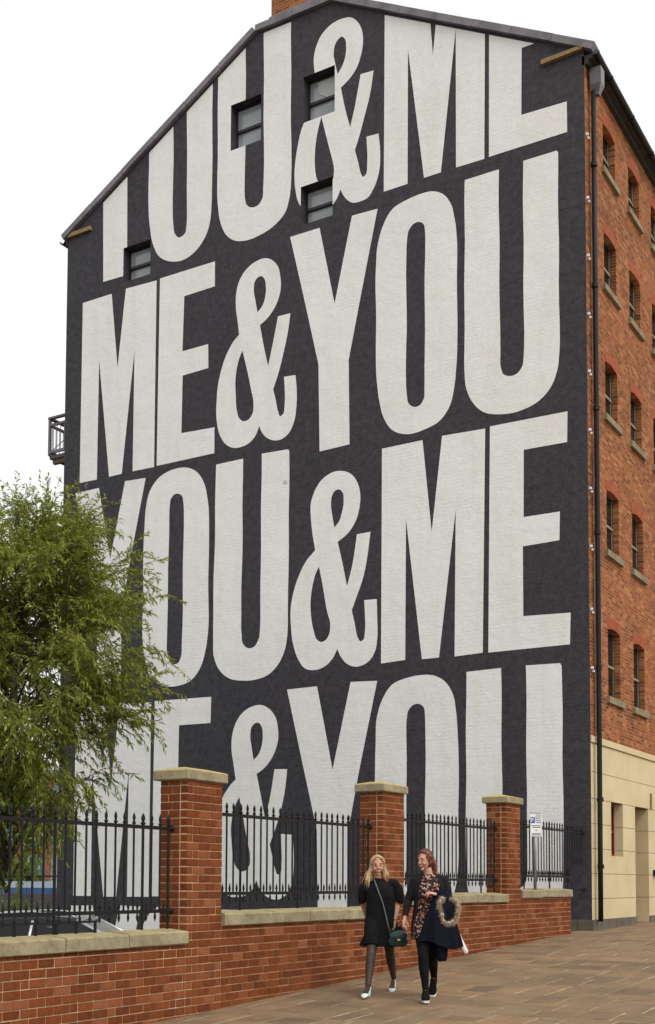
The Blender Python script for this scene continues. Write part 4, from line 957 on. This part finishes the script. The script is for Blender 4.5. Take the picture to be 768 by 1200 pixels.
for hl, to in (((-.058, -.195, .012), (-.078, -.455, .008)), ((.102, .462, .135), (.056, .235, .010))):
    q = MB(); foot_shape(q, (hl[0], hl[1], hl[2] + .015), (to[0], to[1], to[2] + .012), .088, .044, .006); sh = q.build('shoe', 'black_suede', w2, True)
    q = MB(); a, b = Vector(hl), Vector(to); d = b - a; s = Vector((d.y, -d.x, 0)).normalized(); u = Vector((0, 0, 1))
    pf = [(-.05, .026), (.05, .036), (.4, .036), (.72, .046), (.92, .041), (1.05, .018)]
    outl = [a + d * t_ + s * w_ for t_, w_ in pf] + [a + d * t_ - s * w_ for t_, w_ in reversed(pf)]
    q.loft([[p - u * .008 for p in outl], [p + u * .018 for p in outl]]); q.build('sole', 'white_rubber', sh)
# coat: folded over the forearm, fur-trimmed hood, pale lining showing
ct = thing('winter_coat', 'navy winter coat with a fur-trimmed hood draped over the red-haired woman\'s forearm', 'coat', (1.838, -11.44, gz(-11.44)), None, YAWC)
q = MB()
q.loft([[(a, b, c_ - .05 * math.sin((a - .1) * 9) + .05 * max(0, a - .2)) for a, b, c_ in ring((.120, -.19, .645), .240, .085, 48, .16, 6, .3, .12)], [(a, b, c_ - .03 * math.sin((a - .1) * 9)) for a, b, c_ in ring((.116, -.19, .73), .228, .085, 48, .14, 6, .5, .12)], ring((.112, -.185, .87), .196, .085, 48, .11, 6, .7, .15), ring((.115, -.180, 1.0), .160, .088, 48, .09, 6, 1.0, .2), ring((.125, -.165, 1.13), .128, .085, 48, .03, 5, 1.5, .3), ring((.130, -.155, 1.22), .105, .075, 48, .02, 4, 0, .45), ring((.130, -.150, 1.285), .075, .050, 48, 0, 4, 0, .45)])
q.tube([(.14, -.16, .75), (.135, -.15, .60), (.14, -.14, .50), (.145, -.14, .455)], [(.07, .05), (.075, .05), (.065, .05), (.045, .03)], 14, True, (1, 0, 0))
remesh(q, 'coat_body', 'navy_cloth', ct, .007, 2)
hc = Vector((.205, -.215, 1.075)); hd = MB(); hd.ell(hc + Vector((0, .03, 0)), (.112, .065, .170), 22, 16); hd.build('hood', 'navy_cloth', ct, True)
fu = MB(); loop = []
for k in range(37):
    a = R_(118) + R_(300) * k / 36; wob = 1 + .07 * math.sin(3 * a + 1) + .05 * math.sin(5 * a) - .16 * max(0, math.sin(a)) * (1 if math.cos(a) < .2 else .4)
    loop.append(hc + Vector((.105 * wob * math.cos(a) + .02 * math.sin(a) * 0 - .015 * math.sin(a), -.03 + .015 * math.cos(a), .165 * wob * math.sin(a))))
fu.tube(loop, [.017 + .007 * math.sin(k * 1.9) + .006 * math.sin(k * .7) for k in range(36)] + [.017], 8, False)
for k in range(2600):
    i = rh.randrange(36); p = loop[i].lerp(loop[i + 1], rh.random()); dv = (p - hc); dv.y = 0; dv.normalize()
    dv = (dv * rh.uniform(-.4, 1) + Vector((rh.uniform(-.7, .7), rh.uniform(-1, .4), rh.uniform(-.9, .3)))).normalized()
    b = dv.orthogonal().normalized() * .0022; L_ = rh.uniform(.028, .066)
    fu.add([p + b, p - b, p + dv * L_ + Vector((0, 0, -.006))], [(0, 1, 2)])
fu.build('fur_trim', 'fur', ct)
q = MB(); q.tube([(.285, -.12, .93), (.320, -.125, .82), (.365, -.13, .70), (.405, -.13, .60), (.425, -.13, .56), (.432, -.13, .545)], [(.010, .02), (.016, .024), (.022, .020), (.030, .018), (.028, .016), (.012, .008)], 12, True, (1, 0, .3)); q.build('lining', 'white_lining', ct, True)

# ------------------------------------------------------------------ willow-like tree behind the railing
def leafmat(name, cols):
    t = NT(name); r = t.n('ShaderNodeNewGeometry').outputs['Random Per Island']
    col = t.ramp(r, cols); t.set(col, .5, 0, .35)
    tr = t.n('ShaderNodeBsdfTranslucent'); t.l(t.mix(.5, col, (.22, .26, .02)), tr.inputs[0])
    ms = t.n('ShaderNodeMixShader'); ms.inputs[0].default_value = .48
    t.l(t.b.outputs[0], ms.inputs[1]); t.l(tr.outputs[0], ms.inputs[2]); t.l(ms.outputs[0], t.out.inputs[0]); M[name] = t.m
leafmat('leaf', [(.0, (.085, .115, .018)), (.35, (.17, .215, .028)), (.7, (.26, .305, .042)), (.93, (.38, .40, .07)), (1., (.45, .34, .08))])
leafmat('leaf_far', [(.0, (.05, .085, .018)), (.5, (.10, .15, .035)), (1., (.19, .23, .06))])
plain('bark', (.035, .026, .018), (.085, .065, .045), 12, .9, .7, .01)
def leaves_mesh(name, P, D, L, W, parent, mat):
    """lens-shaped leaves: base P, direction D, length L, width W (numpy)"""
    n = len(P); rng = np.random.default_rng(4)
    S = np.cross(D, rng.normal(size=(n, 3))); S /= np.linalg.norm(S, axis=1)[:, None] + 1e-9
    mid = P + D * L[:, None] * .42; N = np.cross(D, S)
    V = np.stack([P, mid + S * W[:, None] - N * W[:, None] * .3, P + D * L[:, None] + np.array([0, 0, -.10]) * L[:, None], mid - S * W[:, None] - N * W[:, None] * .3], 1).reshape(-1, 3)
    me = bpy.data.meshes.new(name); me.vertices.add(4 * n); me.vertices.foreach_set('co', V.ravel().astype(np.float32))
    me.loops.add(4 * n); me.loops.foreach_set('vertex_index', np.arange(4 * n, dtype=np.int32))
    me.polygons.add(n); me.polygons.foreach_set('loop_start', np.arange(0, 4 * n, 4, dtype=np.int32)); me.polygons.foreach_set('loop_total', np.full(n, 4, dtype=np.int32))
    me.update(); me.validate(); me.materials.append(M[mat]); return link(name, me, parent)
TB = Vector((-8.85, -7.9, CP))
tree = thing('willow_tree', 'bushy green tree with narrow drooping leaves behind the boundary wall', 'tree', TB)
rng = np.random.default_rng(12); rt = random.Random(21)
CC = Vector((.10, .1, 5.15 - CP)); CR = Vector((3.05, 2.8, 3.40))       # crown centre (local) and radii
tips = []
tm = MB()
tm.tube([(-.95, -.2, 0), (-.80, -.15, 1.2), (-.55, -.05, 2.4), (-.20, 0, 3.6), (.1, .1, 5.2), (.05, .15, 7.0)], [.19, .15, .13, .11, .075, .03], 10)
for k in range(120):
    th = rt.uniform(0, 2 * math.pi); zz = rt.uniform(-.86, .96); rr = max(0, 1 - abs(zz) ** 2.8) ** .5 * rt.uniform(.35, .98)
    tip = CC + Vector((CR.x * rr * math.cos(th), CR.y * rr * math.sin(th), CR.z * zz * .92))
    z0 = max(1.7, min(6.6, tip.z - rt.uniform(.8, 2.2))); st = Vector((.04, .06, z0))
    md = st.lerp(tip, .55) + Vector((rt.uniform(-.2, .2), rt.uniform(-.2, .2), rt.uniform(.15, .45)))
    tm.tube([st, st.lerp(md, .5) + Vector((0, 0, .1)), md, md.lerp(tip, .6), tip], [.028, .020, .014, .009, .005], 6)
    tips.append((st, md, tip))
for k in range(16):       # thin upright shoots at the top
    a = Vector((rt.uniform(-1.3, 1.6), rt.uniform(-1, 1), 7.75 + rt.uniform(-.5, .3))); b = a + Vector((rt.uniform(-.3, .3), rt.uniform(-.2, .2), rt.uniform(.6, 1.15)))
    tm.tube([a - Vector((0, 0, .8)), a, b], [.012, .008, .003], 5); tips.append((a - Vector((0, 0, .3)), a, b))
tm.v = [(a + TB.x, b + TB.y, c + TB.z) for a, b, c in tm.v]
tm.build('trunk', 'bark', tree, True)
P, D, L, W = [], [], [], []
tw = MB()
def spray(o, d, ln, nl):
    o = np.array(o); d = np.array(d) / np.linalg.norm(d); p = o.copy(); step = ln / nl
    pts = [tuple(o)]
    for i in range(nl):
        d = d + np.array([0, 0, -.045 * (1 + i / nl)]) + rng.normal(0, .03, 3); d /= np.linalg.norm(d); p = p + d * step
        for _ in range(2):
            q = d * .75 + rng.normal(0, .42, 3) + np.array([0, 0, -.28]); q /= np.linalg.norm(q)
            P.append(p + rng.normal(0, .006, 3)); D.append(q); L.append(rng.uniform(.075, .150)); W.append(rng.uniform(.0105, .0185))
        if i % 5 == 4: pts.append(tuple(p))
    if len(pts) > 1: tw.tube(pts, [.005] + [.0035] * (len(pts) - 2) + [.0015], 3, False)
for ti, (st, md, tip) in enumerate(tips):
    top = ti >= 120
    for k in range(12 if top else 38):
        u = rt.uniform(.15, 1.) if top else rt.uniform(.08, 1.06) ** .75
        base = (md.lerp(tip, (u - .4) / .6) if u > .4 else st.lerp(md, u / .4)) if not top else md.lerp(tip, u)
        out = (base - CC); out = Vector((out.x / CR.x, out.y / CR.y, out.z / CR.z * .6))
        dv = out.normalized() * .8 + Vector((rt.gauss(0, .55), rt.gauss(0, .55), rt.gauss(.25, .45)))
        spray(base + Vector((rt.gauss(0, .10), rt.gauss(0, .10), rt.gauss(0, .10))), dv, rt.uniform(.28, .45) if top else rt.uniform(.45, .95), rt.randint(5, 8) if top else rt.randint(11, 18))
leaves_mesh('crown', np.array(P), np.array(D), np.array(L), np.array(W), tree, 'leaf')
tw.v = [(a + TB.x, b + TB.y, c + TB.z) for a, b, c in tw.v]; tw.build('twigs', 'bark', tree, kind='stuff')

# ------------------------------------------------------------------ car parked behind the wall
def carpaint(name, c):
    t = NT(name); t.set(c, .28, .55, .5); t.b.inputs['Coat Weight'].default_value = .6; t.b.inputs['Coat Roughness'].default_value = .06
    t.bump(t.noise(300, 1, .5, t.co()), .02, .001); M[name] = t.m
carpaint('silver_paint', (.40, .41, .43)); plain('tyre', (.012, .012, .012), (.022, .022, .022), 20, .9, .3, .004); plain('alloy', (.35, .35, .36), (.45, .45, .46), 10, .35, 0, metal=.8)
plain('car_trim', (.012, .012, .013), (.02, .02, .02), 10, .5, 0); plain('lamp_clear', (.6, .6, .62), (.7, .7, .72), 8, .15, 0); plain('lamp_red', (.35, .01, .01), (.45, .02, .02), 8, .2, 0)
CARL = Vector((-3.77, -11.53, CP)); car = thing('parked_car', 'silver hatchback parked behind the boundary wall, only its roof showing', 'car', CARL, None, R_(30.9))
def prof_body(y): return y
SIDE = [(-2.02, .34), (-2.06, .60), (-1.98, .86), (-1.62, .92), (-1.55, .93), (1.05, .93), (1.62, .84), (1.98, .70), (2.06, .52), (2.03, .34), (1.72, .22), (-1.75, .22)]
mb = MB(); secs = []
for yy, k, zk in ((-.86, .985, .97), (-.80, 1., 1.), (.80, 1., 1.), (.86, .985, .97)):
    secs.append([(x * k, yy, .22 + (z - .22) * zk) for x, z in SIDE])
bdy = mb.loft(secs).build('body', 'silver_paint', car, False)
# cabin: glass house tapering to the roof
ROOFP = [(-1.72, .93), (-1.42, 1.30), (-1.10, 1.415), (-.40, 1.455), (.22, 1.415), (1.12, .93)]
mb = MB(); secs = []
for yy, zs, xs in ((-.80, 0., 1.), (-.66, .9, .97), (-.60, .985, .955), (0, 1.0, .95), (.60, .985, .955), (.66, .9, .97), (.80, 0., 1.)):
    secs.append([(x * (1 if z < .95 else xs), yy, .93 + (z - .93) * zs + (.0 if zs else .001 * i)) for i, (x, z) in enumerate(ROOFP)])
mb.loft(secs).build('windows', 'glass_car', car, False)
mb = MB(); secs = []
for yy, dz in ((-.69, -.16), (-.655, -.10), (-.60, -.035), (-.50, .0), (-.3, .014), (0, .02), (.3, .014), (.50, .0), (.60, -.035), (.655, -.10), (.69, -.16)):
    top = [(-1.42, 1.27), (-1.10, 1.42), (-.75, 1.445), (-.40, 1.455), (-.1, 1.447), (.20, 1.415), (.30, 1.375)]
    secs.append([(x * .95, yy, z + dz) for x, z in top] + [(x * .95, yy, z + dz - .03) for x, z in reversed(top)])
mb.loft(secs).build('roof', 'silver_paint', car, True)
for s in (-1, 1):
    MB().tube([(-1.25, s * .575, 1.38), (-1.1, s * .58, 1.455), (-.4, s * .585, 1.49), (.12, s * .58, 1.45), (.24, s * .575, 1.40)], .014, 8).build('roof_rail', 'alloy', car, True)
    for x0, x1 in ((-1.60, -1.28), (-.42, -.36), (.22, .98)):
        z0, z1 = (.93, 1.33) if x0 < 0 else (1.37, .93)
        MB().tube([(x0, s * .80, .93), (x1 if x0 > -1 else x1, s * (.655 if x0 < .2 else .80), 1.37 if x0 < .2 else .95)] if x0 < .2 else [(.24, s * .64, 1.38), (1.08, s * .795, .95)], .026, 6).build('pillar', 'silver_paint', car, True)
    for xx in (-1.28, 1.30):
        wh = MB().tube([(xx, s * .70, .31), (xx, s * .875, .31)], .31, 24).build('wheel', 'tyre', car)
        MB().tube([(xx, s * .84, .31), (xx, s * .885, .31)], .20, 20).build('rim', 'alloy', wh)
    MB().ell((1.0, s * .93, .98), (.07, .10, .065)).build('mirror', 'silver_paint', car, True)
    MB().box(1.86, 2.02, s * .62 - .14, s * .62 + .14, .62, .72).build('headlight', 'lamp_clear', car)
    MB().box(-2.05, -1.95, s * .68 - .12, s * .68 + .12, .70, .86).build('tail_light', 'lamp_red', car)
    MB().box(-.35, -.2, s * .862 - .012, s * .862 + .012, .80, .825).build('door_handle', 'silver_paint', car)

# ------------------------------------------------------------------ what shows to the left of the gable, far off
plain('far_brick', (.30, .115, .075), (.40, .165, .11), .6, .9, .2, .02, bsc=4); plain('far_stone', (.30, .28, .25), (.40, .38, .34), .8, .9)
plain('hoarding_blue', (.035, .095, .23), (.05, .13, .30), 1.5, .6); plain('hoarding_white', (.42, .50, .60), (.52, .60, .70), 1.2, .6); plain('dark_wall', (.07, .065, .06), (.12, .11, .10), 1.2, .9)
fb = thing('far_building', 'distant pink brick block with teal glazed bays seen past the painted gable', 'building', (-74, 58, CP))
MB().box(-100, -66, 58, 72, CP, 10.8).build('wall', 'far_brick', fb)
MB().box(-100.5, -65.5, 57.6, 72.4, 10.8, 11.4).build('parapet', 'far_stone', fb)
for k in range(9):
    x = -69.3 - k * 3.5
    for z in (1.0, 4.2, 7.4):
        g = MB().box(x - 1.0, x + 1.0, 57.7, 57.98, z, z + 2.5).build('window', 'glass_teal', fb)
        for u in (-1.0, -.35, .3, .95): MB().box(x + u - .03, x + u + .05, 57.6, 57.69, z, z + 2.5).build('mullion', 'far_stone', g)
        MB().box(x - 1.0, x + 1.0, 57.62, 57.68, z + 1.2, z + 1.28).build('transom', 'far_stone', g)
ho = thing('river_hoarding', 'low blue and white painted barrier on a dark wall far behind the car', 'barrier', (-32, 14, CP))
MB().box(-75, -22, 14, 14.3, CP, .55).build('base_wall', 'dark_wall', ho)
for k in range(26): 
    x0 = -74 + k * 2.0
    MB().box(x0, x0 + 1.97, 14.02, 14.1, .55, .82).build('blue_panel', 'hoarding_blue', ho); MB().box(x0, x0 + 1.97, 14.03, 14.11, .825, 1.10).build('white_panel', 'hoarding_white', ho)
MB().tube([(-75, 14.05, 1.32), (-22, 14.05, 1.32)], .035, 6).build('handrail', 'iron', ho)
for k in range(27): MB().box(-74.05 + k * 2, -74.0 + k * 2, 14.03, 14.08, 1.1, 1.33).build('handrail_post', 'iron', ho)
def shrub(loc, r, h, n, name, label, cat, sz, group=None):
    o = thing(name, label, cat, loc, group); g = np.random.default_rng(int(abs(loc[0] * 7 + loc[1] * 3)))
    mb = MB()
    for k in range(5):
        a = k * 1.256; mb.tube([(loc[0], loc[1], loc[2]), (loc[0] + r * .3 * math.cos(a), loc[1] + r * .3 * math.sin(a), loc[2] + h * .5), (loc[0] + r * .6 * math.cos(a), loc[1] + r * .6 * math.sin(a), loc[2] + h * .8)], [.05 * h / 2, .03 * h / 2, .01], 6)
    mb.build('trunk', 'bark', o)
    cl = g.normal(size=(16, 3)); cl /= np.linalg.norm(cl, axis=1)[:, None]; cl *= g.uniform(.35, .8, (16, 1)); cl[:, 2] = np.abs(cl[:, 2]) * 1.0 - .1
    i = g.integers(0, 16, n); p = cl[i] + g.normal(0, .20, (n, 3)); p = p * np.array([r, r, h * .62]) + np.array([0, 0, h * .40])
    p[:, 2] = np.clip(p[:, 2], .05, None); d = g.normal(size=(n, 3)); d /= np.linalg.norm(d, axis=1)[:, None]
    leaves_mesh('crown', p, d, g.uniform(.7, 1.3, n) * sz, g.uniform(.2, .34, n) * sz, o, 'leaf_far')
BL_ = ['green bush beyond the barrier, second out from the painted gable', 'tallest green bush beyond the blue and white barrier', 'smallest green bush beyond the barrier, beside the painted gable', 'green bush beyond the barrier, farthest from the painted gable', 'green bush beyond the barrier, hidden behind the painted gable']
for i, (x, y, r, h) in enumerate(((-40.5, 21, 2.6, 3.6), (-44.8, 22, 2.8, 4.6), (-37.2, 20, 1.9, 2.9), (-48.5, 24, 2.8, 4.2))):
    shrub((x, y, CP), r, h, 5000, 'riverside_bush', BL_[i], 'bush', .30, 'bushes beyond the barrier')
shrub((-15.6, -.9, CP), .75, 1.55, 3500, 'low_shrub', 'small pale green shrub at the foot of the gable corner', 'shrub', .09)
